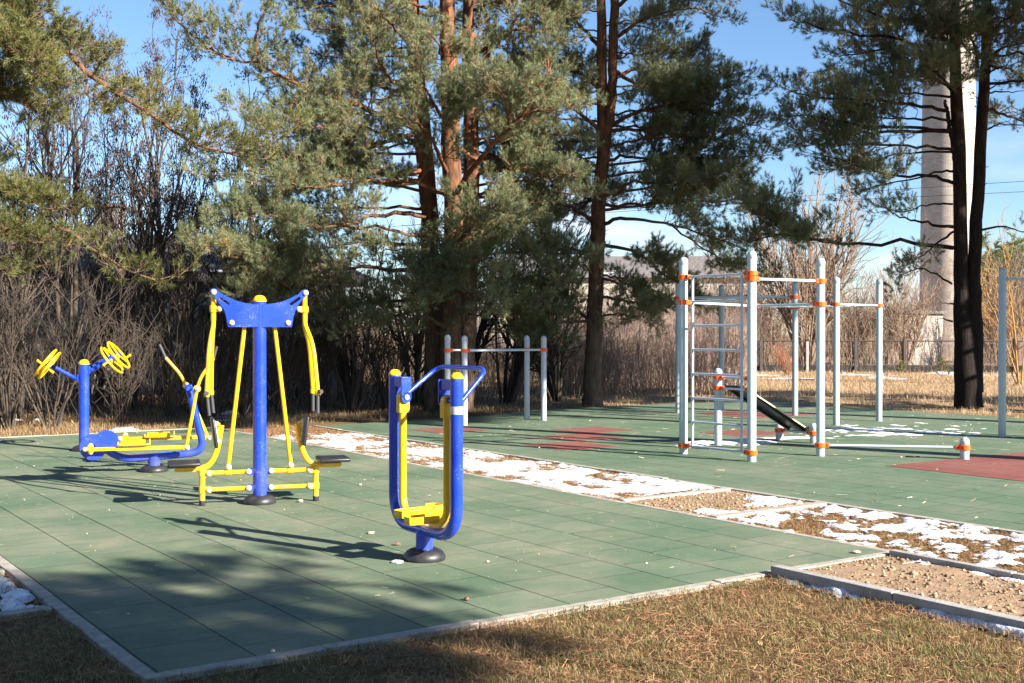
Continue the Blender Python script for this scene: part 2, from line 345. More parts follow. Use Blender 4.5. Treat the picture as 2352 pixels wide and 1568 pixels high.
def tubes(paths, radii, n):
    """paths (N,P,3), radii (N,P) -> V, quads; open-ended bark tubes"""
    paths = np.asarray(paths, float); N, Pn, _ = paths.shape
    T = np.empty_like(paths); T[:, 1:-1] = paths[:, 2:] - paths[:, :-2]; T[:, 0] = paths[:, 1] - paths[:, 0]; T[:, -1] = paths[:, -1] - paths[:, -2]
    T /= (np.linalg.norm(T, axis=2, keepdims=True) + 1e-9)
    ref = np.where(np.abs(T[:, :1, 2:3]) > .8, np.array((1., .13, 0)), np.array((.1, .05, 1.)))
    A = np.cross(T, np.broadcast_to(ref, T.shape)); A /= (np.linalg.norm(A, axis=2, keepdims=True) + 1e-9); B = np.cross(T, A)
    ang = 2 * np.pi * np.arange(n) / n
    V = paths[:, :, None, :] + np.asarray(radii)[:, :, None, None] * (np.cos(ang)[None, None, :, None] * A[:, :, None, :] + np.sin(ang)[None, None, :, None] * B[:, :, None, :])
    idx = np.arange(N * Pn * n).reshape(N, Pn, n); nx = np.roll(idx, -1, axis=2)
    Q = np.stack([idx[:, :-1], nx[:, :-1], nx[:, 1:], idx[:, 1:]], -1).reshape(-1, 4)
    return V.reshape(-1, 3), Q

class Bag:
    """collects vertex/face blocks for one mesh"""
    def __init__(s): s.V = []; s.Q = []; s.T = []; s.n = 0; s.qm = []; s.tm = []; s.tt = []; s.qt = []
    def quads(s, V, Q, m=0, tint=.5):
        s.V.append(V); s.Q.append(Q + s.n); s.qm.append(np.full(len(Q), m)); s.qt.append(np.broadcast_to(tint, (len(Q),))); s.n += len(V)
    def tris(s, V, T, m=0, tint=.5):
        s.V.append(V); s.T.append(T + s.n); s.tm.append(np.full(len(T), m)); s.tt.append(np.broadcast_to(tint, (len(T),))); s.n += len(V)
    def build(s, name, mats, parent=None, smooth=False):
        return bulk(name, np.vstack(s.V), ([np.vstack(s.Q)] if s.Q else []) + ([np.vstack(s.T)] if s.T else []), mats, parent,
                    np.concatenate(s.qm + s.tm), np.concatenate(s.qt + s.tt), smooth)

def unit(a): return a / (np.linalg.norm(a, axis=-1, keepdims=True) + 1e-9)
def noise2(x, y, seed=0):
    x = np.asarray(x, float); y = np.asarray(y, float); xi = np.floor(x).astype(np.int64); yi = np.floor(y).astype(np.int64); fx = x - xi; fy = y - yi
    fx = fx * fx * (3 - 2 * fx); fy = fy * fy * (3 - 2 * fy)
    def h(a, b):
        n = (a * 374761393 + b * 668265263 + seed * 974634777) & 0xffffffff; n = ((n ^ (n >> 13)) * 1274126177) & 0xffffffff
        return ((n ^ (n >> 16)) & 0xffff) / 65535.0
    return (h(xi, yi) * (1 - fx) + h(xi + 1, yi) * fx) * (1 - fy) + (h(xi, yi + 1) * (1 - fx) + h(xi + 1, yi + 1) * fx) * fy
def fbm(x, y, seed=0, o=4):
    s = 0; a = .5; t = 0
    for i in range(o): s = s + a * noise2(np.asarray(x) * 2 ** i, np.asarray(y) * 2 ** i, seed + i * 17); t += a; a *= .55
    return s / t
# ================================================================ SETTING: ground, pads, kerbs
rg = np.random.default_rng(7)
def ground_mat():
    m = bpy.data.materials.new('ground_soil'); m.use_nodes = True; t = m.node_tree; b = t.nodes["Principled BSDF"]; b.inputs['Roughness'].default_value = .95; b.inputs['Specular IOR Level'].default_value = .1
    O = t.nodes.new("ShaderNodeTexCoord").outputs['Object']; s = t.nodes.new("ShaderNodeSeparateXYZ"); t.links.new(O, s.inputs[0])
    n1 = node(t, "ShaderNodeTexNoise", Scale=1.4, Detail=7.0, Roughness=.7); t.links.new(O, n1.inputs['Vector'])
    n2 = node(t, "ShaderNodeTexNoise", Scale=28.0, Detail=6.0, Roughness=.75); t.links.new(O, n2.inputs['Vector'])
    n3 = node(t, "ShaderNodeTexNoise", Scale=.5, Detail=4.0); t.links.new(O, n3.inputs['Vector'])
    front = mixc(t, ramp(t, n2.outputs['Fac'], .33, .68), (.10, .05, .024), (.28, .17, .08))
    front = mixc(t, ramp(t, n1.outputs['Fac'], .45, .68, (0, 0, 0), (.6, .6, .6)), front, (.13, .13, .045))
    back = mixc(t, ramp(t, n2.outputs['Fac'], .3, .7), (.27, .175, .095), (.45, .31, .18))
    back = mixc(t, ramp(t, n1.outputs['Fac'], .5, .75, (0, 0, 0), (.55, .55, .55)), back, (.17, .105, .06))
    r = t.nodes.new("ShaderNodeMapRange"); r.inputs[1].default_value = 22; r.inputs[2].default_value = 28; t.links.new(s.outputs['Y'], r.inputs[0])
    r2 = t.nodes.new("ShaderNodeMapRange"); r2.inputs[1].default_value = -1; r2.inputs[2].default_value = 4; t.links.new(s.outputs['X'], r2.inputs[0])
    wood = mixc(t, ramp(t, n2.outputs['Fac'], .35, .7), (.055, .036, .024), (.17, .105, .06))
    far = mixc(t, r2.outputs[0], wood, back)
    t.links.new(mixc(t, r.outputs[0], front, far), b.inputs['Base Color'])
    bp = node(t, "ShaderNodeBump", Strength=1.0, Distance=.04); t.links.new(n2.outputs['Fac'], bp.inputs['Height']); t.links.new(bp.outputs[0], b.inputs['Normal'])
    return m
GZ = -0.03
g = MB(); g.add([(-900, -200, GZ), (900, -200, GZ), (900, 1500, GZ), (-900, 1500, GZ)], [(0, 1, 2, 3)])
tag(g.build('ground', ground_mat()), kind='structure')

PADROT = math.atan2(U1[1], U1[0])          # local x = along u, local y = -v
def pad(name, poly, m, z=0.0, th=.03):
    """poly in (u,v); built in the pad's own frame so the tiles run with its edges"""
    b = MB(); n = len(poly); vs = [(u, -v, z) for u, v in poly] + [(u, -v, z - th) for u, v in poly]
    tri = tessellate_polygon([[Vector((u, -v, 0)) for u, v in poly]])
    b.add(vs, [tuple(t) for t in tri] + [(i, (i + 1) % n, (i + 1) % n + n, i + n) for i in range(n)])
    o = b.build(name, m); o.location = (C0[0], C0[1], 0); o.rotation_euler = (0, 0, PADROT)
    return tag(o, kind='structure')
pad('rubber_pad', [(0, 0), (14, 0), (14, 5.5), (0, 5.5)], M['green'])
ed = [to_uv(*P(x, y, 4357 / (y - 767))[:2]) for x, y in ((705, 978.5), (1089, 956.5), (1261, 937.5), (1548, 926.5), (1751, 919.5))]
pad('rubber_pad_with_bars', [(-6, 7.15), (13.4, 7.15)] + [(float(a), float(b)) for a, b in ed[1:]] + [(11.4, 19.2), (-2, 19.2), (-6, 19.2)], M['green2'])
for (u0, v0, u1, v1) in ((10.75, 8.1, 11.75, 9.1), (9.4, 10.1, 10.4, 11.1), (8.4, 9.1, 9.4, 10.1), (7.4, 8.1, 8.4, 9.1), (10.2, 14.9, 11.95, 16.7), (7.5, 11.75, 8.5, 12.85), (1.6, 10.2, 3.62, 13.2)):
    pad('red_rubber_tiles', [(u0, v0), (u1, v0), (u1, v1), (u0, v1)], M['red'], z=.004, th=.003)

def kerb(a, b_, wid, z1, label, name='kerb', m=None, z0=-.15, seg=1.0):
    """concrete edging from uv a to uv b, laid as separate stones with tight joints"""
    a = np.array(a, float); b_ = np.array(b_, float); d = b_ - a; ln = np.linalg.norm(d); d /= ln; n = max(1, round(ln / seg)); q = np.array((-d[1], d[0])); bx = MB()
    for i in range(n):
        s0 = ln * i / n + .003; s1 = ln * (i + 1) / n - .003; dz = float(rg.uniform(-.004, .004)); dq = float(rg.uniform(-.003, .003))
        c = [uv(*(a + d * s + q * (k * wid / 2 + dq)), z) for s in (s0, s1) for k in (-1, 1) for z in (z0, z1 + dz)]
        bx.add(c, [(0, 1, 3, 2), (4, 6, 7, 5), (0, 4, 5, 1), (2, 3, 7, 6), (0, 2, 6, 4), (1, 5, 7, 3)])
    return tag(bx.build(name, m or M['concrete'], bevel=.006), label, None, None, 'structure')
kerb((-.04, -.08), (-.04, 5.58), .08, .004, None)
kerb((.0, -.04), (14.08, -.04), .08, .004, None)
kerb((.0, 5.54), (14.08, 5.54), .075, .003, None)
kerb((14.04, .0), (14.04, 5.5), .08, .010, None)
kerb((-6, 7.11), (13.4, 7.11), .08, .008, None)
kerb((-.09, 4.19), (-6, 4.19), .085, .062, None, m=M['concrete2'])
kerb((-.09, 5.44), (-6, 5.44), .07, .03, None, m=M['concrete2'])
kerb((3.2, 5.59), (3.2, 7.06), .10, .012, None)
kerb((1.93, 5.59), (1.93, 7.06), .11, .012, None)
kerb((1.68, -.09), (1.68, -2.4), .08, .015, None)
kerb((3.0, -.09), (3.0, -2.4), .08, .015, None)

def gravel_sheet(name, u0, u1, v0, v1, z):
    n = 60; U, V = np.meshgrid(np.linspace(u0, u1, n), np.linspace(v0, v1, n), indexing='ij'); pts = np.array([uv(a, b) for a, b in zip(U.ravel(), V.ravel())])
    pts[:, 2] = z + .02 * (fbm(U.ravel() * 3, V.ravel() * 3, 5) - .5)
    i = np.arange(n * n).reshape(n, n); Q = np.stack([i[:-1, :-1], i[1:, :-1], i[1:, 1:], i[:-1, 1:]], -1).reshape(-1, 4)
    return tag(bulk(name, pts, [Q], M['gravel_sheet'], smooth=True), kind='structure')
M['gravel_sheet'] = mat('gravel_bed', (.33, .215, .125), .95, noise=(7, (.20, .125, .072), .35, .7), bump=(45, 1.0))
gravel_sheet('gravel_path', -4.5, -.08, 4.235, 5.4, -.005)
gravel_sheet('gravel_crossing', 1.99, 3.15, 5.58, 7.07, -.012)

def rocks(name, pts, sizes, m, kind='stuff', tints=None):
    """irregular little stones: squashed, jittered octahedra cut once"""
    base = np.array([(1, 0, 0), (-1, 0, 0), (0, 1, 0), (0, -1, 0), (0, 0, 1), (0, 0, -1), (.6, .6, .5), (-.6, .6, .45), (-.6, -.6, .5), (.6, -.6, .45)], float)
    T = np.array([(4, 0, 6), (6, 2, 4), (0, 2, 6), (4, 2, 7), (7, 1, 4), (2, 1, 7), (4, 1, 8), (8, 3, 4), (1, 3, 8), (4, 3, 9), (9, 0, 4), (3, 0, 9), (5, 2, 0), (5, 1, 2), (5, 3, 1), (5, 0, 3)])
    N = len(pts); a = rg.uniform(0, 6.28, N); V = base[None] * rg.uniform(.65, 1.25, (N, 10, 1)) * np.stack([np.ones(N), rg.uniform(.6, 1, N), rg.uniform(.45, .8, N)], -1)[:, None, :]
    c, s = np.cos(a)[:, None], np.sin(a)[:, None]; V = np.stack([V[..., 0] * c - V[..., 1] * s, V[..., 0] * s + V[..., 1] * c, V[..., 2]], -1) * np.asarray(sizes)[:, None, None] + np.asarray(pts)[:, None, :]
    TT = (T[None] + 10 * np.arange(N)[:, None, None]).reshape(-1, 3); tt = np.repeat(rg.uniform(0, 1, N) if tints is None else tints, len(T))
    return tag(bulk(name, V.reshape(-1, 3), [TT], m, tint=np.clip(tt + rg.uniform(-.08, .08, len(tt)), 0, 1)), kind=kind)
def uvpts(n, u0, u1, v0, v1, z=0.0):
    a = rg.uniform(u0, u1, n); b = rg.uniform(v0, v1, n); p = C0[None] + a[:, None] * U1 + b[:, None] * U2
    return np.column_stack([p, np.full(n, z)]), a, b
p, a, b = uvpts(5200, -3.6, -.1, 4.24, 5.39); k = fbm(a * 1.3, b * 1.3, 3) + .35 * np.exp(-np.minimum(np.minimum(-a, (b - 4.2)), 5.4 - b) * 5) + rg.uniform(-.2, .2, len(a)) > .62; p = p[k]
rocks('gravel_stones', p, rg.gamma(1.2, .0046, len(p)) + .0025, M['gravel'])
p, a, b = uvpts(1500, 2.0, 3.14, 5.6, 7.05, -.006); rocks('gravel_stones', p, rg.gamma(1.2, .0040, len(p)) + .0025, M['gravel'])

# ---------------------------------------------------------------- grass, litter, snow
def blades(name, pts, h, wd, lean, m, tint, seg=True):
    N = len(pts); a = rg.uniform(0, 6.28, N); d = np.column_stack([np.cos(a), np.sin(a), np.zeros(N)]); q = np.column_stack([-np.sin(a), np.cos(a), np.zeros(N)])
    ln = rg.uniform(.1, 1, N) ** .6 * lean; up = np.array((0, 0, 1.))
    b0 = pts - q * wd[:, None] / 2; b1 = pts + q * wd[:, None] / 2
    mid = pts + up * (h * .6 * np.cos(ln * .5))[:, None] + d * (h * .6 * np.sin(ln * .5))[:, None]
    tip = mid + up * (h * .4 * np.cos(ln))[:, None] + d * (h * .45 * np.sin(ln))[:, None]
    m0 = mid - q * wd[:, None] * .4; m1 = mid + q * wd[:, None] * .4
    V = np.stack([b0, b1, m1, m0, tip], 1).reshape(-1, 3); i = 5 * np.arange(N)[:, None]
    Q = i + np.array((0, 1, 2, 3)); T = i + np.array((3, 2, 4))
    return tag(bulk(name, V, [Q, T], m, tint=np.concatenate([tint, tint])), kind='stuff')
def flat_needles(name, pts, ln, wd, m, tint, tilt=.25):
    N = len(pts); a = rg.uniform(0, 6.28, N); e = rg.normal(0, tilt, N); d = np.column_stack([np.cos(a) * np.cos(e), np.sin(a) * np.cos(e), np.sin(np.abs(e))]); q = np.column_stack([-np.sin(a), np.cos(a), rg.normal(0, .5, N)])
    V = np.stack([pts - d * ln[:, None] / 2 - q * wd[:, None] / 2, pts - d * ln[:, None] / 2 + q * wd[:, None] / 2, pts + d * ln[:, None] / 2 + q * wd[:, None] / 3, pts + d * ln[:, None] / 2 - q * wd[:, None] / 3], 1)
    V[:, 2:, 2] += np.abs(np.sin(e) * ln)[:, None] * .3
    return tag(bulk(name, V.reshape(-1, 3), [4 * np.arange(N)[:, None] + np.array((0, 1, 2, 3))], m, tint=tint), kind='stuff')
def inview(p, ymin=4.7, k=.46): return (p[:, 1] > ymin) & (np.abs(p[:, 0]) < k * p[:, 1] + .3)

def front_pts(n):
    x = rg.uniform(-4.6, 4.4, n); y = rg.uniform(4.6, 9.2, n); p = np.column_stack([x, y, np.full(n, GZ)]); u, v = to_uv(x, y)
    k = inview(p) & (((u < -.085) & (v < 4.14)) | (v < -.085)); return p[k], u[k], v[k]
p, u, v = front_pts(330000); cl = fbm(p[:, 0] * 5, p[:, 1] * 5, 11); gr = fbm(p[:, 0] * 1.6, p[:, 1] * 1.6, 23)
keep = rg.uniform(0, 1, len(p)) < np.clip(.35 + 1.2 * (cl - .35), .1, 1) * np.where((v < -.085) & (u > 1.7), .22, 1); p = p[keep]; cl = cl[keep]; gr = gr[keep]
tn = np.clip(rg.beta(2.2, 2.2, len(p)) * .72 + np.where(rg.uniform(0, 1, len(p)) < np.clip((gr - .33) * 3.4, .05, .85), .42, .02), 0, 1)
p[:, 2] += .018 + .016 * (cl - .5)
blades('dry_lawn_grass', p, rg.uniform(.014, .042, len(p)) * (.5 + .9 * cl), rg.uniform(.002, .0042, len(p)), 1.6, M['grass'], tn)
p, u, v = front_pts(200000); cl = fbm(p[:, 0] * 3.2, p[:, 1] * 3.2, 31); p = p[rg.uniform(0, 1, len(p)) < np.clip((cl - .3) * 2.6, .12, 1)]; p[:, 2] += rg.uniform(.016, .036, len(p))
flat_needles('pine_needle_litter', p, rg.uniform(.03, .07, len(p)), rg.uniform(.0016, .003, len(p)), M['litter'], rg.uniform(0, 1, len(p)))
p, u, v = front_pts(2000); p = p[fbm(p[:, 0] * 1.4, p[:, 1] * 1.4, 37) > .47]; p[:, 2] += .026
flat_needles('dead_leaves', p, rg.uniform(.015, .035, len(p)), rg.uniform(.007, .018, len(p)), M['leaf'], rg.uniform(0, 1, len(p)), .5)
p, u, v = front_pts(500); p[:, 2] += .032
flat_needles('fallen_twigs', p, rg.uniform(.08, .2, len(p)), np.full(len(p), .004), M['leaf'], rg.uniform(0, .5, len(p)), .12)
# strip between the two pads
def strip_ok(a, b): return ~(((a > 1.86) & (a < 3.26)))
p, a, b = uvpts(120000, -4, 13.9, 5.6, 7.06, GZ + .005); k = strip_ok(a, b) & inview(p); p, a, b = p[k], a[k], b[k]
tn = np.clip(rg.beta(2, 2, len(p)) * .75 + np.where(rg.uniform(0, 1, len(p)) < .12, .3, 0), 0, 1)
sc_ = np.clip(p[:, 1] / 10, .8, 2)
blades('dry_grass_on_strip', p, rg.uniform(.015, .04, len(p)), .003 * sc_, 1.45, M['grass'], tn)
p, a, b = uvpts(60000, -4, 13.9, 5.6, 7.06, GZ + .02); k = strip_ok(a, b) & inview(p); p = p[k]
flat_needles('needle_litter_on_strip', p, rg.uniform(.03, .06, len(p)), .0028 * np.clip(p[:, 1] / 10, .8, 2), M['litter'], rg.uniform(0, 1, len(p)))
# field behind, edges of the far pads
def field_pts(n, y0, y1, x0=-30, x1=30):
    y = rg.uniform(y0, y1, n); x = rg.uniform(-.47, .47, n) * y; p = np.column_stack([x, y, np.full(n, GZ)]); u, v = to_uv(x, y)
    return p, u, v
p, u, v = field_pts(150000, 19, 52); far1 = (u > 14.1) & (v < 7.1); far2 = (v >= 7.1) & ((u > 15.3) | (v > 19.25) | ((u > 14.2) & (v < 9)))
k = far1 | far2; p, u, v = p[k], u[k], v[k]; cl = fbm(p[:, 0] * .9, p[:, 1] * .9, 41)
k = rg.uniform(0, 1, len(p)) < np.clip(.25 + 1.4 * (cl - .3), .08, 1); p, u, v, cl = p[k], u[k], v[k], cl[k]
h = rg.uniform(.05, .16, len(p)) * (.5 + cl); h[(u < 14.6) & (v < 7.1)] *= .8
blades('straw_field_grass', p, h, .0065 * np.clip(p[:, 1] / 22, .8, 2.4), 1.5, M['straw'], np.clip(rg.beta(2, 2, len(p)) - .25 * (p[:, 0] < -1), 0, 1))
p, u, v = field_pts(90000, 16.8, 27); k = ((u > 14.1) & (u < 16.5) & (v < 7.1)) | ((v > 7.1) & (u > 14.6) & (u < 17.5)); p = p[k]
blades('dead_grass_fringe', p, rg.uniform(.03, .14, len(p)), np.full(len(p), .006), 1.3, M['grass'], np.clip(.18 + rg.beta(2, 2, len(p)) * .45, 0, 1))

def snow(name, u0, u1, v0, v1, step, fn, z):
    nu = int((u1 - u0) / step) + 1; nv = int((v1 - v0) / step) + 1; U, V = np.meshgrid(np.linspace(u0, u1, nu), np.linspace(v0, v1, nv), indexing='ij')
    H = fn(U, V); xy = C0[None, None] + U[..., None] * U1 + V[..., None] * U2; pts = np.dstack([xy, z + H]).reshape(-1, 3)
    i = np.arange(nu * nv).reshape(nu, nv); Q = np.stack([i[:-1, :-1], i[1:, :-1], i[1:, 1:], i[:-1, 1:]], -1).reshape(-1, 4)
    Q = Q[(H.reshape(-1)[Q] > -.004).any(1)]; us = np.unique(Q); re = np.zeros(len(pts), int); re[us] = np.arange(len(us))
    return tag(bulk(name, pts[us], [re[Q]], M['snow'], smooth=True), kind='stuff')
def sstrip(U, V):
    d = fbm(U * 2.6, V * 3.8, 51, 5) + .62 * (fbm(U * 9, V * 15, 52, 4) - .5); edge = np.minimum(np.minimum((V - 5.62) / .2, (7.05 - V) / .05), (U - 3.3) / .3)
    lim = np.where(U < 11.2, .455 + .14 * np.clip((6.0 - V) / .35, 0, 1.2), .455 + (U - 11.2) * .28); h = (d - lim) * .09 + .010 * (fbm(U * 14, V * 14, 53) - .5)
    return np.clip(np.minimum(h, edge * .05), -.05, .025)
snow('snow_patch', 3.36, 13.4, 5.6, 7.06, .028, sstrip, GZ + .022)
def sright(U, V):
    d = fbm(U * 4.2, V * 5.2, 61, 5) + .7 * (fbm(U * 12, V * 12, 62, 4) - .5); lim = .635 - .06 * (V - 6.2) / .8
    edge = np.minimum((V - 5.56) / .1, (7.06 - V) / .04)
    return np.clip(np.minimum((d - lim) * .09 + .008 * (fbm(U * 10, V * 10, 63) - .5), edge * .05), -.05, .045)
snow('snow_patch', -3.6, 1.86, 5.55, 7.07, .022, sright, GZ + .026)
def scross(U, V):
    d = fbm(U * 3.1, V * 3.1, 71, 5); lim = .70 - .17 * np.clip((V - 6.6) / .4, 0, 1); edge = np.minimum(np.minimum(V - 5.6, 7.06 - V), np.minimum(U - 2.0, 3.14 - U))
    return np.clip(np.minimum((d - lim) * .18, edge * .3), -.05, .03)
snow('snow_patch', 2.0, 3.14, 5.6, 7.06, .022, scross, .0)
def spath(U, V):
    d = fbm(U * 3, V * 4, 81, 5); lim = .66 - .20 * np.clip((V - 5.15) / .2, 0, 1) + .3 * np.clip((5.0 - V) / .2, 0, 1); edge = np.minimum(5.39 - V, -.35 - U)
    return np.clip(np.minimum((d - lim) * .2, edge * .3), -.05, .03)
snow('snow_patch', -3.2, -.3, 4.8, 5.40, .02, spath, .0)
def skerb(U, V):
    d = fbm(U * 3, V * 5, 91, 4); w_ = np.exp(-((V - 4.135) / .075) ** 2); return np.clip((d * .7 + .55 * w_ - .80) * .2, -.05, .03)
snow('snow_patch', -2.2, -.10, 3.95, 4.15, .016, skerb, GZ + .02)
def sleft(U, V):
    d = fbm(U * 5, V * 7, 95, 5); w_ = np.exp(-((V + .2) / .15) ** 2) * ((U > 1.8) & (U < 2.75)); return np.clip((d * .9 + .42 * w_ - .80) * .14, -.05, .03)
snow('snow_patch', 1.74, 2.92, -.9, -.09, .018, sleft, GZ + .02)
def spad(U, V):
    q = ((U - 6.9) / .95) ** 2 + ((V - 14.7) / 1.6) ** 2; d = fbm(U * 2.6, V * 2.6, 101, 5) + .55 * (fbm(U * 7, V * 7, 102, 4) - .5); return np.clip((d - .555 - .17 * (q - .45)) * .07, -.05, .022)
snow('snow_patch', 5.2, 8.6, 12.4, 17.2, .04, spad, .001)
def spad2(U, V):
    q = ((U - 6.9) / .5) ** 2 + ((V - 10.9) / 1.5) ** 2; d = fbm(U * 3, V * 2.4, 105, 5); return np.clip((d - .5 - .25 * (q - .4)) * .12, -.05, .02)
snow('snow_patch', 6.2, 7.5, 9.2, 12.6, .03, spad2, .005)
# snow lying by the fence and among the shrubs
def snow_xy(x0, x1, y0, y1, step, fn):
    nx = int((x1 - x0) / step) + 1; ny = int((y1 - y0) / step) + 1; X, Y = np.meshgrid(np.linspace(x0, x1, nx), np.linspace(y0, y1, ny), indexing='ij'); H = fn(X, Y)
    pts = np.dstack([X, Y, GZ + H]).reshape(-1, 3); i = np.arange(nx * ny).reshape(nx, ny); Q = np.stack([i[:-1, :-1], i[1:, :-1], i[1:, 1:], i[:-1, 1:]], -1).reshape(-1, 4); Q = Q[(H.reshape(-1)[Q] > -.01).any(1)]
    us = np.unique(Q); re = np.zeros(len(pts), int); re[us] = np.arange(len(us)); return tag(bulk('snow_patch', pts[us], [re[Q]], M['snow'], smooth=True), kind='stuff')
snow_xy(7, 24, 42, 62, .16, lambda X, Y: np.clip((fbm(X * .5, Y * .9, 111, 5) + .10 * np.exp(-((Y - 48.5 + .1 * X) / 1.3) ** 2) + .05 * (X < 13) - .725) * .5, -.1, .15))
snow_xy(-11, -4, 18.0, 25, .06, lambda X, Y: np.clip((fbm(X * 1.2, Y * 2.2, 121, 5) - .71) * .5, -.1, .1))
# crumbs, bits of twig and needles scattered over the rubber
p, a, b = uvpts(800, -.0, 14, .05, 5.45, .002); rocks('scattered_crumbs', p, rg.gamma(1.2, .0020, len(p)) + .0012, M['crumb'])
p, a, b = uvpts(900, -3, 13.5, 7.2, 19, .003); rocks('scattered_crumbs', p, rg.gamma(1.2, .003, len(p)) + .0015, M['crumb'])
p, a, b = uvpts(1500, 0, 14, .05, 5.45, .003); flat_needles('scattered_needles', p, rg.uniform(.02, .06, len(p)), rg.uniform(.001, .0025, len(p)), M['crumb'], rg.uniform(0, 1, len(p)), .06)
p, a, b = uvpts(1500, -3, 13.5, 7.2, 19, .003); flat_needles('scattered_needles', p, rg.uniform(.03, .12, len(p)), rg.uniform(.003, .006, len(p)), M['crumb'], rg.uniform(0, 1, len(p)), .06)
# single stones and cones one can point at
def lump(name, label, cat, pos, r, m, sq=.65, seed=0):
    bm = bmesh.new(); bmesh.ops.create_icosphere(bm, subdivisions=2, radius=r)
    rr = np.random.default_rng(seed)
    for v_ in bm.verts: v_.co = Vector((v_.co.x * 1.25, v_.co.y, v_.co.z * sq)) * float(rr.uniform(.82, 1.12))
    me = bpy.data.meshes.new(name); bm.to_mesh(me); bm.free(); me.materials.append(m); o = bpy.data.objects.new(name, me); lk(o); o.location = (pos[0], pos[1], pos[2] + r * sq * .8)
    o.rotation_euler = (0, 0, float(rr.uniform(0, 6)))
    return tag(o, label, cat)
def G(x, y, z=0.0): Y = 4357 / (y - 767); q = P(x, y, Y); return (q[0], q[1], z)
lump('pine_cone', 'brown pine cone on the green tiles left of the walker base', 'pine cone', G(912, 1253), .020, M['cone'], .8, 1)
lump('pine_cone', 'dark pine cone lying alone near the front concrete kerb', 'pine cone', G(1072, 1380), .017, M['cone'], .8, 2)
lump('stone', 'pale flat stone on the tiles between station and walker', 'stone', G(852, 1226), .028, M['stone'], .4, 3)
lump('stone', 'small pinkish stone beside the right yellow foot of the pull station', 'stone', G(690, 1154), .022, M['stone'], .8, 4)
lump('stone', 'small beige stone on open tiles right of the yellow foot', 'stone', G(827, 1115), .016, M['stone'], .8, 5)
lump('stone', 'larger flat stone near the far right corner of the front pad', 'stone', G(1968, 1271), .03, M['stone'], .4, 6)
lump('stone', 'tiny pale stone right of the air walker base', 'stone', G(1120, 1292), .012, M['stone'], .7, 7)
lump('snow_lump', 'small lump of dirty snow against the walker base ring', 'snow lump', G(912, 1293), .042, M['snow'], .25, 8)
st = MB(); st.tube([np.array(G(2080, 1050, .012)), np.array(G(2100, 1051, .014)), np.array(G(2118, 1050, .01))], .008, 5); tag(st.build('twig', M['stem']), 'dark twig on tiles below the low balance bar', 'twig')
# ================================================================ BLUE AND YELLOW MACHINES
def ring_base(parent, r=.15, h=.085, z=0.0):
    h *= .82
    b = MB(); b.lathe([(r * 1.0, 0), (r * 1.03, h * .22), (r * 1.0, h * .5), (r * .86, h * .82), (r * .66, h), (r * .5, h)], (0, 0, z), n=32)
    return b.build('rubber_ring', M['rubber_black'], parent)
def ball_bolt(parent, p, ax=(0, -1, 0), r=.026, name='bolt_cap', m='cream'):
    b = MB(); p = np.array(p, float); ax = np.array(ax, float); b.lathe([(r * .95, -.006), (r, 0), (r * .95, r * .35), (r * .75, r * .66), (r * .4, r * .88), (.0005, r * .95)], p, ax, 16)
    return b.build(name, M[m], parent)
def dome_cap(parent, r, p, m='cap'):
    b = MB(); b.lathe([(r * 1.05, 0), (r * 1.07, .012), (r * 1.03, .016), (r * .98, r * .4), (r * .8, r * .72), (r * .5, r * .93), (.0005, r)], p, n=24)
    return b.build('end_cap', M[m], parent)

# ---------------------------------------------------------------- pull station
S = thing('pull_station', 'blue and yellow two seat chest pull station with plate wings and hanging arms', 'exercise machine', (-2.43, 11.2, 0), R(17))
b = MB(); b.tube([(0, 0, 0.02), (0, 0, 1.945)], .064, 28); b.build('post', M['blue'], S)
dome_cap(S, .062, (0, 0, 1.943)); ring_base(S, .152, .1)
def zx(a): return (a - 598) * .001611
def zz(a): return 2.2477 - .00154 * a
def plate_outline(sg):
    t = [(330 - 20 * math.cos(a), 143 - 24 * math.sin(a)) for a in np.linspace(R(-20), R(120), 7)]
    body = t + [(372, 150), (410, 172), (455, 193), (505, 207), (555, 214), (588, 218), (588, 358), (428, 358)] + [(418 + 8 * math.cos(a), 345 + 12 * math.sin(a)) for a in (R(110), R(150), R(180))] + [(406, 318), (401, 290), (392, 258), (378, 228), (360, 200), (340, 175)]
    hole = []
    for cx, cy, a0 in ((368, 176, R(135)), (416, 213, R(-45))):
        hole += [(cx + 9 * math.cos(a), cy + 9 * math.sin(a)) for a in np.linspace(a0, a0 + math.pi, 6)]
    f = lambda q: (sg * zx(q[0]), zz(q[1]))
    return [f(q) for q in body], [f(q) for q in hole]
for sg in (1, -1):
    o_, h_ = plate_outline(sg)
    for yy, nm in ((-.062, 'wing_plate'), (.062, 'wing_plate')):
        b = MB(); b.prism(o_, .009, [h_], fn=lambda a, c, t: (a, t + yy, c)); pl = b.build(nm, M['blue'], S, bevel=.002)
        for q in ((330, 143), (434, 331)):
            ball_bolt(pl, (sg * zx(q[0]), yy - .006 if yy < 0 else yy + .006, zz(q[1])), (0, -1 if yy < 0 else 1, 0), .027)
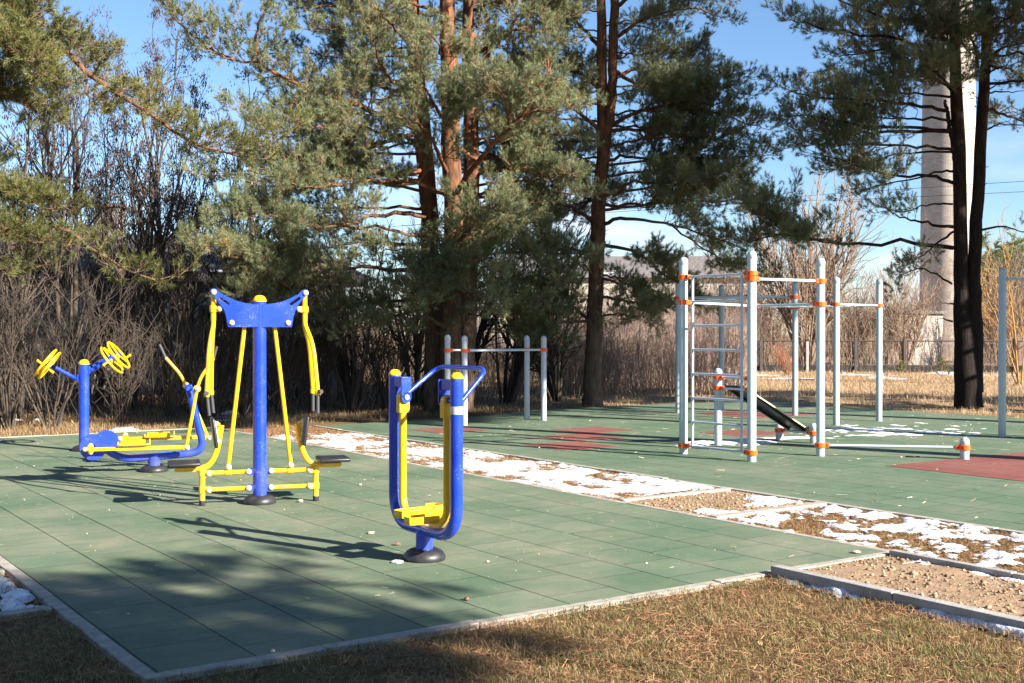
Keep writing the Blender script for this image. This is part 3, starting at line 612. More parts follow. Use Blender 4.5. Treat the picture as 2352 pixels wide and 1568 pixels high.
for sg in (-1, 1):
    sx_ = lambda a: sg * (598 - a) * .001611     # written with the left side's numbers
    arm = MB(); X0 = sx_(330); zt = zz(143); zc = zz(245)
    arm.tube([(X0 * .995, 0, zt + .03), (X0 * 1.0, 0, zz(320))], .025, 14)
    arm.lathe([(.034, -.032), (.036, 0), (.034, .032)], (X0, 0, zc), n=16); arm.box((X0 - sg * .035, 0, zc), (.07, .05, .058))
    A = arm.build('hanging_arm', M['yellow'], S, bevel=.004); ball_bolt(A, (X0 - sg * .058, -.027, zc), (0, -1, 0), .027)
    for yy in (-.19, .17):
        fk = MB(); top = (X0 * 1.0, 0, zz(312)); out = .10 if sg > 0 else (.07 if yy < 0 else .015); e1 = (X0 + sg * out * .62, yy * .75, zz(470)); e2 = (X0 + sg * out, yy, zz(762))
        fk.tube(fillet([top, (X0, yy * .15, zz(345)), e1, e2], .16), .022, 14); fk.lathe([(.028, -.03), (.028, .012)], e2, n=14)
        fo = fk.build('handle_tube', M['yellow'], A)
        gp = MB(); gx = e2[0] + (.022 if sg < 0 else .0) ; gp.tube([(e2[0], yy, e2[2] + .01), (gx, yy, e2[2] - .20)], .0165, 12); gp.lathe([(.019, 0), (.019, .008)], (gx, yy, e2[2] - .205), n=12); gp.build('grip', M['grip'], fo)
        if yy < 0:
            kb = MB(); kb.tube([(e2[0], yy, e2[2] + .005), (e2[0] + sg * (.0 if sg < 0 else .03), yy - .05, e2[2] + .005)], .021, 12); kb.build('side_grip', M['grip'], fo)
    # long pull rod, crossbars, leg, seat, backrest
    rod = MB(); rod.tube([(sx_(512), 0.0, zz(335)), (sx_(416), 0.0, zz(1222) + .02)], .0205, 14); rd = rod.build('pull_rod', M['yellow'], S)
    ball_bolt(rd, (sx_(416), -.024, zz(1224)), (0, -1, 0), .028)
    z1, z2 = .308, .150; XL = sx_(265)
    for zb, nm in ((z1, 'upper_crossbar'), (z2, 'lower_crossbar')):
        cb = MB(); cb.tube([(sx_(530), 0, zb), (XL, 0, zb)], .0215, 14); cb.lathe([(.033, -.036), (.034, 0), (.033, .036)], (XL, 0, zb), n=16); cb.box((sx_(298), 0, zb), (.06, .052, .056))
        if zb == z1: cb.lathe([(.029, -.032), (.029, .032)], (sx_(416), 0, zb), (1, 0, 0), 14); cb.tube([(sx_(416), 0, zb), (sx_(416), 0, zb + .05)], .026, 12)
        c_ = cb.build(nm, M['yellow'], S, bevel=.004)
        ball_bolt(c_, (sx_(303), -.028, zb), (0, -1, 0), .028); ball_bolt(c_, (sx_(532), -.028, zb + .004), (0, -1, 0), .028)
        bk = MB()
        for dy in (-.024, .024): bk.box((sx_(548), dy, zb), (.075, .006, .06))
        bk.build('bracket', M['blue'], S, bevel=.004)
    lg = MB(); lg.tube([(XL, 0, .035), (XL, 0, z1 + .045)], .0265, 16); lo = lg.build('leg', M['yellow'], S)
    ft = MB(); ft.lathe([(.029, 0), (.030, .01), (.0295, .045), (.0295, .05)], (XL, 0, 0), n=16); ft.build('rubber_foot', M['rubber_black'], lo)
    sp = MB(); sp.tube(fillet([(sx_(190), 0, zz(1228)), (sx_(300), 0, zz(1228)), (sx_(350), 0, zz(1130)), (sx_(375), 0, zz(965))], .16, 8), .0275, 16)
    so = sp.build('seat_tube', M['yellow'], S)
    br = MB(); br.box((sx_(170), 0, zz(1232)), (.19, .10, .04)); br.build('seat_bracket', M['yellow'], so, bevel=.004)
    for zb_, wb_ in ((1045, .03), (960, .05)): bb = MB(); bb.box((sx_(352), 0, zz(zb_)), (wb_, .05, .03)); bb.build('back_bracket', M['yellow'], so, bevel=.004)
    se = MB(); se.box((0, 0, 0), (.30, .34, .038)); sea = se.build('seat', M['seat'], S, bevel=.014, loc=(sx_(162), 0, zz(1195)))
    for dx in (-.07, .07):
        for dy in (-.09, .09):
            bo = MB(); bo.lathe([(.009, 0), (.008, .004)], (dx, dy, .018), n=10); bo.build('bolt_head', M['bolt'], sea)
    bp_ = MB(); bp_.box((0, 0, 0), (.034, .32, .285)); bk_ = bp_.build('backrest', M['seat'], S, bevel=.014, loc=(sx_(334), 0, zz(1008))); bk_.rotation_euler = (0, R(sg * 7.5), 0)
    pt = MB(); pt.box((-sg * .024, 0, 0), (.012, .12, .21)); pt.lathe([(.017, 0), (.017, .02)], (-sg * .028, -.04, .085), (-sg, 0, 0), 12); pt.lathe([(.017, 0), (.017, .02)], (-sg * .028, -.04, -.085), (-sg, 0, 0), 12); pt.build('back_plate', M['cream'], bk_)

# ---------------------------------------------------------------- elliptical trainer
E = thing('elliptical_trainer', 'blue and yellow elliptical trainer with black grips on a short post', 'exercise machine', (-4.25, 13.8, 0), R(17))
ex = lambda a: (a - 1330) * .00143
ez = lambda a: 1.882 - .001369 * a
b = MB(); b.tube([(0, 0, .02), (0, 0, .20)], .070, 24); b.build('base_post', M['blue'], E); ring_base(E, .155, .09)
b = MB(); b.tube(fillet([(ex(905), 0, ez(1135)), (ex(1075), 0, ez(1262)), (ex(1500), 0, ez(1238)), (ex(1740), 0, ez(1215)), (ex(1680), 0, ez(960)), (ex(1608), 0, ez(640))], .26, 9), .045, 20); fr = b.build('main_tube', M['blue'], E)
b = MB(); b.tube([(ex(1598), -.23, ez(655)), (ex(1598), .23, ez(655))], .024, 14); b.box((ex(1606), 0, ez(650)), (.075, .26, .075)); b.build('pivot_housing', M['blue'], E, bevel=.006)
for yy, cx, cy, r in ((-.10, 858, 1145, .150), (.10, 955, 1115, .140)):
    b = MB(); b.lathe([(r * .98, -.012), (r, -.008), (r, .008), (r * .98, .012)], (ex(cx), yy, ez(cy)), (0, 1, 0), 36); b.lathe([(.045, -.03), (.045, .03)], (ex(905), yy, ez(1132)), (0, 1, 0), 20); b.build('crank_disc', M['blue'], E)
for yy, xa, za, xb, zb, f0, f1, fz, topx, topz, hx, hz_, gx, gz in ((-.20, 800, 1152, 1585, 1160, 1045, 1305, 1130, 1672, 655, (1700, 560), (1805, 395), 1830, 290), (.20, 1060, 1092, 1770, 1105, 1250, 1500, 1092, 1590, 640, (1545, 540), (1425, 392), 1375, 275)):
    sh = .0 if yy < 0 else -.02
    b = MB(); b.box(((ex(xa) + ex(xb)) / 2, yy, (ez(za) + ez(zb)) / 2), (abs(ex(xb) - ex(xa)), .042, .042)); b.box((ex(xb), yy, ez(zb)), (.07, .055, .055)); b.box((ex(xa) + .06, yy, ez(za)), (.06, .055, .085)); pb = b.build('pedal_bar', M['yellow'], E, bevel=.004)
    ball_bolt(pb, (ex(xb) + .01, yy - .028, ez(zb)), (0, -1, 0), .026); ball_bolt(pb, (ex(xa), yy - .03, ez(za)), (0, -1, 0), .028)
    for s in (-1, 1): ball_bolt(pb, (ex(xa) + .06, yy, ez(za) + s * .042), (0, 0, s), .026)
    L0, L1 = ex(f0), ex(f1); b = MB(); zf = ez(fz) + .012
    b.prism([(L0, -.055), (L0 + .03, -.075), (L1 - .06, -.075), (L1, -.05), (L1, .05), (L1 - .06, .075), (L0 + .03, .075), (L0, .055)], .014, fn=lambda a, c, t: (a, c + yy, zf + t))
    for s in (-1, 1): b.box(((L0 + L1) / 2 - .01, yy + s * .072, zf + .022), (abs(L1 - L0) * .72, .008, .045))
    b.box((L1 - .01, yy, zf + .03), (.012, .12, .06)); b.box((L0 + .01, yy, zf + .016), (.012, .10, .032)); b.build('foot_plate', M['yellow'], pb, bevel=.003)
    pv = (ex(topx), yy, ez(topz)); b = MB(); b.tube([(ex(xb), yy, ez(zb)), pv, ], .0205, 12); b.lathe([(.042, -.03), (.042, .03)], pv, (0, 1, 0), 18)
    b.tube(fillet([pv, (ex(hx[0]), yy, ez(hx[1])), (ex(hz_[0]), yy, ez(hz_[1]))], .08), .0195, 12); av = b.build('swing_arm', M['yellow'], E)
    ball_bolt(av, (pv[0], yy - .032, pv[2]), (0, -1, 0), .03)
    b = MB(); b.tube([(ex(hz_[0]), yy, ez(hz_[1])), (ex(gx), yy, ez(gz))], .0175, 12); b.build('grip', M['grip'], av)

# ---------------------------------------------------------------- turning wheels
T = thing('arm_wheel_station', 'blue post with two pairs of yellow turning hand wheels', 'exercise machine', (-5.98, 16.25, 0), R(8))
b = MB(); b.tube([(0, 0, .02), (0, 0, 1.21)], .070, 24); b.build('post', M['blue'], T); dome_cap(T, .069, (0, 0, 1.208)); ring_base(T, .16, .09)
tx = lambda a: (a - 750) * .001617
tz = lambda a: 1.905 - .001452 * a
def torus(b, c, ax, Rr, r, n=36):
    ax = unit(np.array(ax, float)); e = np.array((0, 0, 1.)) if abs(ax[2]) < .9 else np.array((1., 0, 0)); N = unit(np.cross(ax, e)); B = np.cross(ax, N)
    b.tube([np.array(c) + Rr * (math.cos(a) * N + math.sin(a) * B) for a in np.linspace(0, 2 * math.pi, n + 1)], r, 8, caps=False)
    for k in range(3):
        a = 2 * math.pi * k / 3 + .4; b.tube([np.array(c), np.array(c) + Rr * (math.cos(a) * N + math.sin(a) * B)], r * .8, 8)
    b.lathe([(.04, -.02), (.04, .02)], c, ax, 16)
    return N, B
def wheel_arm(a0, a1, cs, ax, solid):
    a = MB(); a.tube(fillet([a0, (a0[0] * 2.0, a0[1], a0[2] + .03 * 0), a1], .08), .030, 14); a.box((a0[0], a0[1], a0[2]), (.06, .07, .10)); ao = a.build('wheel_arm', M['blue'], T, bevel=.004)
    a = MB(); axx = unit(np.array(ax, float)); a.tube([np.array(cs[0]) - axx * .05, np.array(cs[1]) + axx * .05], .026, 14); 
    for c in cs: a.lathe([(.036, -.03), (.036, .03)], c, ax, 14)
    a.build('axle', M['blue'], ao)
    for i, c in enumerate(cs):
        wv = MB(); N, B = torus(wv, c, ax, .222, .0165)
        wo = wv.build('hand_wheel', M['yellow'], T)
        kp = np.array(c) + .222 * (N * (1 if i else -.9) + B * (.1 if i else .3)); kn = MB(); kn.tube([kp, kp + axx * (.075 if i == 0 else -.075)], .016, 10); kn.dome(.022, kp + axx * (.075 if i == 0 else -.075), axx * (1 if i == 0 else -1), 12); kn.build('knob', M['yellow'], wo)
axl = (.77, .10, -.61)
cl_ = np.array((tx(470), -.03, tz(490))); wheel_arm((-.06, 0, tz(612)), (tx(520), -.03, tz(512)), [cl_, cl_ - unit(np.array(axl)) * .065 + np.array((.03, 0, .06)) * 0], axl, True)
axr = (.79, -.07, .61)
cr_ = np.array((tx(1035), .02, tz(392))); wheel_arm((.06, 0, tz(535)), (tx(985), .02, tz(405)), [cr_, cr_ - unit(np.array(axr)) * .115], axr, False)
b = MB(); b.tube([(tx(815), .05, tz(505)), (tx(955), .06, tz(412))], .026, 12); b.build('brace', M['blue'], T)

# ---------------------------------------------------------------- air walker, local x from the far post to the near one, local y = away to the right
W = thing('air_walker', 'blue air walker with U shaped frame, yellow swinging footrests and looped handrail', 'exercise machine', (-.634, 8.41, 0), math.atan2(-.8217, .57))
b = MB(); b.tube([(0, 0, .03), (0, 0, .22)], .062, 24); b.build('base_post', M['blue'], W); ring_base(W, .15, .095)
HW = .44
b = MB(); b.tube(fillet([(-HW, 0, 1.325), (-HW, 0, .215), (HW, 0, .215), (HW, 0, 1.325)], .24, 12), .0445, 24); b.build('frame_tube', M['blue'], W)
for s in (-1, 1): dome_cap(W, .044, (s * HW, 0, 1.322))
# local y: rotate so +y points along +u2 (checked: rot -55.2 deg -> +y = (.82,.57))
for s in (-1, 1):
    xa = s * (HW - .125); k = MB(); k.box((s * (HW - .09), 0, 1.275), (.17, .058, .075)); k.box((s * (HW - .175), 0, 1.235), (.012, .085, .155)); k.lathe([(.0425, -.006), (.0425, .006)], (s * (HW - .175), 0, 1.16), (1, 0, 0), 18)
    k.tube([(s * (HW - .03), 0, 1.165), (s * (HW - .18), 0, 1.165)], .022, 14); ko = k.build('pivot_bracket', M['blue'], W, bevel=.003)
    bo = MB(); bo.lathe([(.019, 0), (.019, .01), (.012, .014)], (s * (HW - .182), 0, 1.162), (-s, 0, 0), 14); bo.build('bolt_head', M['cream'], ko)
    a = MB(); sw = 0.0; fo = -.03 if s > 0 else .06
    a.lathe([(.04, -.028), (.042, 0), (.04, .028)], (xa, 0, 1.165), (1, 0, 0), 18); a.box((xa, 0, 1.105), (.058, .085, .12))
    a.tube(fillet([(xa, 0, 1.13), (xa, sw, .36), (xa - s * .10, sw, .265), (xa - s * .21, sw, .262)], .13, 8), .0285, 16)
    ao = a.build('swing_arm', M['yellow'], W, bevel=.004)
    fp = MB(); fx = xa - s * .16; fz_ = .305
    o_ = [(-.205, -.04), (-.18, -.055), (.08, -.068), (.155, -.06), (.17, -.035), (.17, .035), (.155, .06), (.08, .068), (-.18, .055), (-.205, .04)]
    fp.prism(o_, .012, fn=lambda p_, q_, t: (fx + q_, fo + p_, fz_ + t))
    for q in range(len(o_)):
        p0 = o_[q]; p1 = o_[(q + 1) % len(o_)]; hgt = .062 if (min(p0[0], p1[0]) > .05) else .042
        A_ = np.array((fx + p0[1], fo + p0[0], fz_)); B_ = np.array((fx + p1[1], fo + p1[0], fz_)); n_ = unit(np.cross(B_ - A_, (0, 0, 1.))) * .005; u_ = np.array((0, 0, hgt)); d_ = np.array((0, 0, -.012))
        fp.add([A_ + d_, B_ + d_, B_ + d_ + n_, A_ + d_ + n_, A_ + u_, B_ + u_, B_ + u_ + n_, A_ + u_ + n_], [(0, 1, 2, 3), (4, 7, 6, 5), (0, 4, 5, 1), (1, 5, 6, 2), (2, 6, 7, 3), (3, 7, 4, 0)])
    fp.build('footrest', M['yellow'], ao, bevel=.002)
b = MB(); b.tube(fillet([(-HW + .17, .02, 1.195), (-HW + .14, .30, 1.385), (HW - .02, .27, 1.385), (HW, .02, 1.145)], .11, 9), .0165, 14); b.build('handrail', M['blue'], W)
b = MB(); b.lathe([(.0452, 1.075), (.0456, 1.08), (.0456, 1.125), (.0452, 1.13)], (HW, 0, 0), n=28); b.build('tape_band', M['tape'], W)
# ================================================================ GREY WORKOUT FRAMES
def post(parent, x, y, h, r=.057, m='post'):
    b = MB(); cr = r * 1.06
    prof = [(r, 0), (r, h - .115), (r * .985, h - .112), (r * .985, h - .106), (cr, h - .102), (cr, h - .06)] + [(cr * math.cos(a), h - .06 + .06 * math.sin(a)) for a in np.linspace(.15, math.pi / 2 - .001, 7)]
    b.lathe(prof, (0, 0, 0), n=28); return b.build('post', M[m], parent, loc=(x, y, 0), sharp=50)
def clamp(po, z, dirs=(), r=.057, h=.066):
    b = MB(); ro = r + .017
    b.lathe([(r + .001, -h / 2), (ro - .003, -h / 2), (ro, -h / 2 + .004), (ro, h / 2 - .004), (ro - .003, h / 2), (r + .001, h / 2)], (0, 0, z), n=28)
    for d in dirs:
        d = unit(np.array((d[0], d[1], 0.))); a = math.atan2(d[1], d[0]); b.box(np.array((0, 0, z)) + d * (ro + .012), (.05, .062, h * .92), Matrix.Rotation(a, 3, 'Z'))
    o = b.build('clamp', M['orange'], po, bevel=.003)
    def bolt(r1, pos, ax, hh):
        k = MB(); k.lathe([(r1, 0), (r1, hh), (r1 * .6, hh + .001)], pos, ax, 10); k.build('bolt', M['bolt'], o)
    for d in (dirs or [(0, -1)]):
        d = unit(np.array((d[0], d[1], 0.))); q = np.array((-d[1], d[0], 0))
        for s in (-1, 1): bolt(.009, np.array((0, 0, z)) + d * (ro + .012) + q * s * .031, q * s, .006)
    d = np.array((math.cos(-2.35), math.sin(-2.35), 0)); bolt(.009, np.array((0, 0, z)) + d * ro, d, .004)
    return o
def rail(parent, a, b_, r=.019, name='bar', m='bar', trim=.075):
    a = np.array(a, float); b_ = np.array(b_, float); d = unit(b_ - a); t = MB(); t.tube([a + d * trim, b_ - d * trim], r, 14); return t.build(name, M[m], parent)

O3 = np.array((3.06, 14.9))
def frame_thing(name, label, cat, origin, group=None): return thing(name, label, cat, (origin[0], origin[1], 0), 0, group), np.array(origin, float)
WC, o = frame_thing('workout_frame', 'grey workout frame with ladder wall, bars, orange clamps and black sit up board', 'workout frame', (3.06, 14.9))
pp = {'a': (2.335, 15.84, 2.68), 'b': (3.065, 14.87, 2.70), 'c': (4.127, 15.56, 2.65), 'k': (3.41, 16.55, 2.66), 's': (3.03, 17.1, 1.13), 'e': (4.125, 17.93, .25), 'f': (4.51, 17.38, .30), 'g': (5.89, 15.13, .29)}
po = {k: post(WC, v[0] - o[0], v[1] - o[1], v[2]) for k, v in pp.items()}
X = {k: np.array((v[0] - o[0], v[1] - o[1])) for k, v in pp.items()}
def pt(k, z): return np.array((X[k][0], X[k][1], z))
def link(i, j, zi, zj=None, r=.019, nm='bar'):
    zj = zi if zj is None else zj; d = X[j] - X[i]; clamp(po[i], zi, [d]); clamp(po[j], zj, [-d]); return rail(WC, pt(i, zi), pt(j, zj), r, nm)
# ladder wall between the two front left posts
d = unit(X['b'] - X['a']); A0 = X['a'] + d * .17; B0 = X['b'] - d * .17
ld = MB(); lz = [2.405, 2.07, 1.745, 1.42, 1.095, .77, .445, .115]
for q in (A0, B0): ld.tube([(q[0], q[1], .105), (q[0], q[1], 2.415)], .0185, 12)
ldr = ld.build('ladder_wall', M['bar'], WC)
for z in lz:
    e0, e1 = (A0, B0) if z not in (2.405, .115) else (X['a'] + d * .07, X['b'] - d * .07)
    t = MB(); t.tube([(e0[0], e0[1], z), (e1[0], e1[1], z)], .0165, 12); t.build('rung', M['bar'], ldr)
for z in (2.405, .115): clamp(po['a'], z, [d]); clamp(po['b'], z - .0, [-d])
link('b', 'c', 2.335, 2.34)
link('a', 'k', 2.065, 2.03); link('c', 'k', 2.03, 2.03)
link('c', 'g', .145, .155, .018, 'balance_bar')
link('s', 'k', .995, .995); link('s', 'k', .84, .84); link('e', 'f', .150, .150)
# sit up board, sloping from the upper bar down to the low bar
tp = (pt('s', .84) + pt('k', .84)) / 2; bt = (pt('e', .17) + pt('f', .17)) / 2; ax = unit(bt - tp); wv = unit(X['k'] - X['s']); wv = np.array((wv[0], wv[1], 0)); nn = unit(np.cross(wv, ax)); nn = nn if nn[2] > 0 else -nn
b = MB(); 
def bp3(a, c, t): return tp + ax * a + wv * c + nn * (t + .028)
Ln = np.linalg.norm(bt - tp); b.prism([(-.03, -.19), (Ln + .06, -.235), (Ln + .06, .235), (-.03, .19)], .02, fn=bp3); bd = b.build('sit_up_board', M['board'], WC, bevel=.002)
b = MB(); b.prism([(-.03, -.194), (Ln + .06, -.239), (Ln + .06, -.2352), (-.03, -.1902)], .0195, fn=bp3); b.prism([(-.03, .1902), (Ln + .06, .2352), (Ln + .06, .239), (-.03, .194)], .0195, fn=bp3); b.build('board_edge', M['board_edge'], bd)
b = MB(); 
for c_ in (-.15, .15): b.prism([(.0, c_ - .02), (Ln, c_ - .02), (Ln, c_ + .02), (.0, c_ + .02)], .03, fn=lambda a, c, t: bp3(a, c, t - .026))
b.build('board_rail', M['bolt'], bd)

# monkey bars: two ladder bays at different heights on six posts
MK, o = frame_thing('monkey_bars', 'tall grey monkey bars with overhead ladder on six posts behind the workout frame', 'monkey bars', (5.2, 22.6))
pp = {'p': (5.80, 20.8, 2.65), 'q': (6.88, 21.8, 2.67), 'h': (4.60, 22.35, 2.66), 'i': (5.67, 23.3, 2.68), 'j': (3.44, 24.07, 2.68), 'l': (4.49, 24.94, 2.69)}
po = {k: post(MK, v[0] - o[0], v[1] - o[1], v[2]) for k, v in pp.items()}; X = {k: np.array((v[0] - o[0], v[1] - o[1])) for k, v in pp.items()}
for (i, j, k_, l_, z) in (('p', 'h', 'q', 'i', 2.165), ('h', 'j', 'i', 'l', 2.375)):
    for a_, b_ in ((i, j), (k_, l_)):
        dd = X[b_] - X[a_]; clamp(po[a_], z, [dd]); clamp(po[b_], z, [-dd]); rail(MK, pt(a_, z), pt(b_, z), .019, 'side_rail')
    for s in np.linspace(.1, .9, 6):
        a_ = X[i] + (X[j] - X[i]) * s; b_ = X[k_] + (X[l_] - X[k_]) * s; rail(MK, (a_[0], a_[1], z), (b_[0], b_[1], z), .016, 'rung', trim=.0)
rail(MK, pt('p', 2.165), pt('q', 2.165)); 

PB, o = frame_thing('parallel_bars', 'white parallel dip bars on four short posts with orange clamps', 'parallel bars', (-.29, 21.5))
pp = {'a': (-1.175, 21.2, 1.62), 'b': (-.846, 20.75, 1.605), 'c': (.285, 22.25, 1.605), 'd': (.60, 22.0, 1.60)}
po = {k: post(PB, v[0] - o[0], v[1] - o[1], v[2], .052, 'pad_post') for k, v in pp.items()}; X = {k: np.array((v[0] - o[0], v[1] - o[1])) for k, v in pp.items()}
for i, j in (('a', 'c'), ('b', 'd')):
    dd = X[j] - X[i]; clamp(po[i], 1.335, [dd], .052); clamp(po[j], 1.335, [-dd], .052); rail(PB, pt(i, 1.335), pt(j, 1.335), .020, 'dip_bar', 'pad_post')

PU, o = frame_thing('pull_up_bar', 'tall pale grey pull up bar post standing right of the twin trunk pine', 'pull up bar', (7.78, 18.46))
q = np.array((1.25, -.45)); p1 = post(PU, 0, 0, 2.69, .058); p2 = post(PU, q[0], q[1], 2.69, .058)
t = MB(); t.tube([(.05, -.02, 2.50), (q[0] - .05, q[1] + .02, 2.50)], .019, 14); t.lathe([(.027, 0), (.027, .03)], (.055, -.02, 2.5), (q[0], q[1], 0), 14); t.build('bar', M['bar'], PU)
t = MB(); t.tube([(.35, -.126, 2.50), (.6, -.216, 2.50)], .024, 14); t.build('bar_sleeve', M['bar'], PU)
# ================================================================ TREES
def needles(bag, pos, ax, ln, rng, K=30, nl=.075, w_=.0075, m=1, tint=None, spread=.75):
    """bottle brush shoots: K thin needles round each short shoot"""
    N = len(pos); ax = unit(ax); ref = np.where(np.abs(ax[:, 2:3]) > .85, np.array((1., 0, 0)), np.array((0, 0, 1.))); A = unit(np.cross(ax, ref)); B = np.cross(ax, A)
    t = rng.uniform(0, 1, (N, K)); ph = rng.uniform(0, 2 * np.pi, (N, K)); an = rng.uniform(.35, 1.15, (N, K)) * spread / .75
    rad = np.cos(ph)[..., None] * A[:, None] + np.sin(ph)[..., None] * B[:, None]
    d = np.cos(an)[..., None] * ax[:, None] + np.sin(an)[..., None] * rad
    s = pos[:, None] + ax[:, None] * (t * ln[:, None])[..., None]; e = s + d * (nl * rng.uniform(.7, 1.2, (N, K)))[..., None]
    q = unit(np.cross(d, rng.normal(0, 1, (N, K, 3)))) * w_ / 2
    V = np.stack([s - q, s + q, e + q * .25], 2).reshape(-1, 3); T = np.arange(N * K * 3).reshape(-1, 3)
    tt = np.repeat(rng.beta(2, 2, N) if tint is None else tint, K) + rng.uniform(-.15, .15, N * K)
    bag.tris(V, T, m, np.clip(tt, 0, 1))

def rot_about(v, k, a):
    k = unit(k); c = np.cos(a)[:, None]; s = np.sin(a)[:, None]
    return v * c + np.cross(k, v) * s + k * (np.sum(k * v, 1, keepdims=True)) * (1 - c)

def grow_limb(path, rng, bag, tufts, f0=.25, sub=.24, sl=1.0, dens=1.0, droop=0.0, tw=.13, sublen=(.35, 1.35), flat=.35):
    """path: limb centre line (n,3). Adds side branches and twigs (bag) and records shoots (tufts)."""
    path = np.array(path); seg = np.linalg.norm(np.diff(path, axis=0), axis=1); s = np.concatenate([[0], np.cumsum(seg)]); Ltot = s[-1]
    n = max(4, int(Ltot * (1 - f0) / sub * dens * 2.3)); ss = f0 * Ltot + (1 - f0) * Ltot * (np.arange(n) + rng.uniform(0, 1, n)) / n
    pos = np.stack([np.interp(ss, s, path[:, k]) for k in range(3)], 1); e = .05 * Ltot
    tg = unit(np.stack([np.interp(np.minimum(ss + e, Ltot), s, path[:, k]) - np.interp(np.maximum(ss - e, 0), s, path[:, k]) for k in range(3)], 1))
    side = np.where(np.arange(n) % 2, 1, -1) * (1.0); up = np.array((0, 0, 1.)); lat = unit(np.cross(tg, np.broadcast_to(up, tg.shape))) * side[:, None]
    ang = rng.uniform(.6, 1.15, n); el = rng.normal(.12, flat, n)
    d = unit(tg * np.cos(ang)[:, None] + lat * np.sin(ang)[:, None] + up * el[:, None])
    rem = (Ltot - ss); Ls = np.clip(.25 + .42 * rem, *sublen) * rng.uniform(.6, 1.15, n) * sl
    pos = np.vstack([pos, path[-1:]]); d = np.vstack([d, tg[-1:]]); Ls = np.append(Ls, .5 * sl)
    N = len(pos); k = np.linspace(0, 1, 5); up_c = rng.uniform(.0, .22, N) - droop; wob = rng.normal(0, .06, (N, 5, 3)) * Ls[:, None, None]; wob[:, 0] = 0
    sp = pos[:, None] + d[:, None] * (k[None] * Ls[:, None])[..., None] + up * (k[None] ** 2 * (up_c * Ls)[:, None])[..., None] + wob
    bag.quads(*tubes(sp, (.004 + .008 * Ls)[:, None] * (1 - .75 * k)[None], 4), 0)
    # twigs
    nt_ = np.maximum(4, (Ls / tw * dens * 3.3).astype(int)); own = np.repeat(np.arange(N), nt_); f = rng.uniform(.22, 1.0, len(own)); fi = f * 4; i0 = np.minimum(fi.astype(int), 3); fr = (fi - i0)[:, None]
    tp = sp[own, i0] * (1 - fr) + sp[own, i0 + 1] * fr; td = unit(sp[own, i0 + 1] - sp[own, i0]); a2 = rng.uniform(.4, 1.1, len(own))
    ax_ = unit(np.cross(td, rng.normal(0, 1, td.shape) + up * 1.0)); dd = unit(td * np.cos(a2)[:, None] + ax_ * np.sin(a2)[:, None] * rng.choice((-1, 1), len(own))[:, None] + up * rng.uniform(-.05, .4, len(own))[:, None])
    tl = rng.uniform(.10, .32, len(own)) * (1.1 - .4 * f); k3 = np.array((0, .5, 1.)); te = tp[:, None] + dd[:, None] * (k3[None] * tl[:, None])[..., None] + up * (k3 ** 2 * .06)[None, :, None]
    bag.quads(*tubes(te, np.broadcast_to(np.array((.0042, .003, .0018)), (len(own), 3)), 3), 0)
    keep = rng.uniform(0, 1, len(own)) < .96
    tufts.append((te[keep, 1] * .35 + te[keep, 2] * .65, unit(te[keep, 2] - te[keep, 1])))
    k2 = rng.uniform(0, 1, len(own)) < .55
    tufts.append((te[k2, 1], unit(dd[k2] + rng.normal(0, .45, dd[k2].shape))))
    tufts.append((sp[:, 4], unit(sp[:, 4] - sp[:, 3])))

def pine(name, label, base, stems, limbs, seed, K=30, nl=.088, nw=.0072, needle='needles', bark='bark', dens=1.0, sl=1.0, tl=.11, group=None):
    """stems: list of (path pts, radii); limbs: list of dict(p=pts, r=radius, f0=.., ...)"""
    rng = np.random.default_rng(seed); base = np.array(base, float); root = thing(name, label, 'tree', base, 0, group); rel = lambda p: np.array(p, float) - base
    bag = Bag()
    for pts, rad in stems:
        n = 26; pth = np.array(spline([rel(p) for p in pts], n)); rr = np.interp(np.linspace(0, 1, n + 1), np.linspace(0, 1, len(rad)), rad); pth[1:-1, :2] += rng.normal(0, .012, (n - 1, 2)); rr = rr * rng.uniform(.985, 1.015, n + 1)
        bag.quads(*tubes(pth[None], rr[None], 14), 0)
    fol = Bag(); tufts = []
    for l in limbs:
        n = 14; pth = np.array(spline([rel(p) for p in l['p']], n)); ln = np.linalg.norm(np.diff(pth, axis=0), axis=1).sum(); pth[2:-1] += rng.normal(0, .012 * ln ** .5, (n - 2, 3))
        r0 = l.get('r', .05); bag.quads(*tubes(pth[None], (r0 * np.linspace(1, .18, n + 1))[None], 8), 0)
        if l.get('bare'): continue
        grow_limb(pth, rng, fol, tufts, l.get('f0', .25), l.get('sub', .24), l.get('sl', 1.0) * sl, l.get('d', 1.0) * dens, l.get('droop', 0.0))
    bag.build('trunk', [M[bark]], root, smooth=True)
    tp = np.vstack([t[0] for t in tufts]); ta = np.vstack([t[1] for t in tufts])
    big = fbm(tp[:, 0] * 1.1 + 40, tp[:, 2] * 1.4 + tp[:, 1] * .8 + 40, seed, 3)
    needles(fol, tp, ta + np.array((0, 0, .12)), rng.uniform(.6, 1.3, len(tp)) * tl, rng, K, nl, nw, 1, np.clip(.5 + 1.1 * (big - .5) + rng.normal(0, .12, len(tp)) + (rng.uniform(0, 1, len(tp)) > .985) * .5, 0, 1))
    fol.build('crown', [M['twig'], M[needle]], root)
    return root, len(tp)

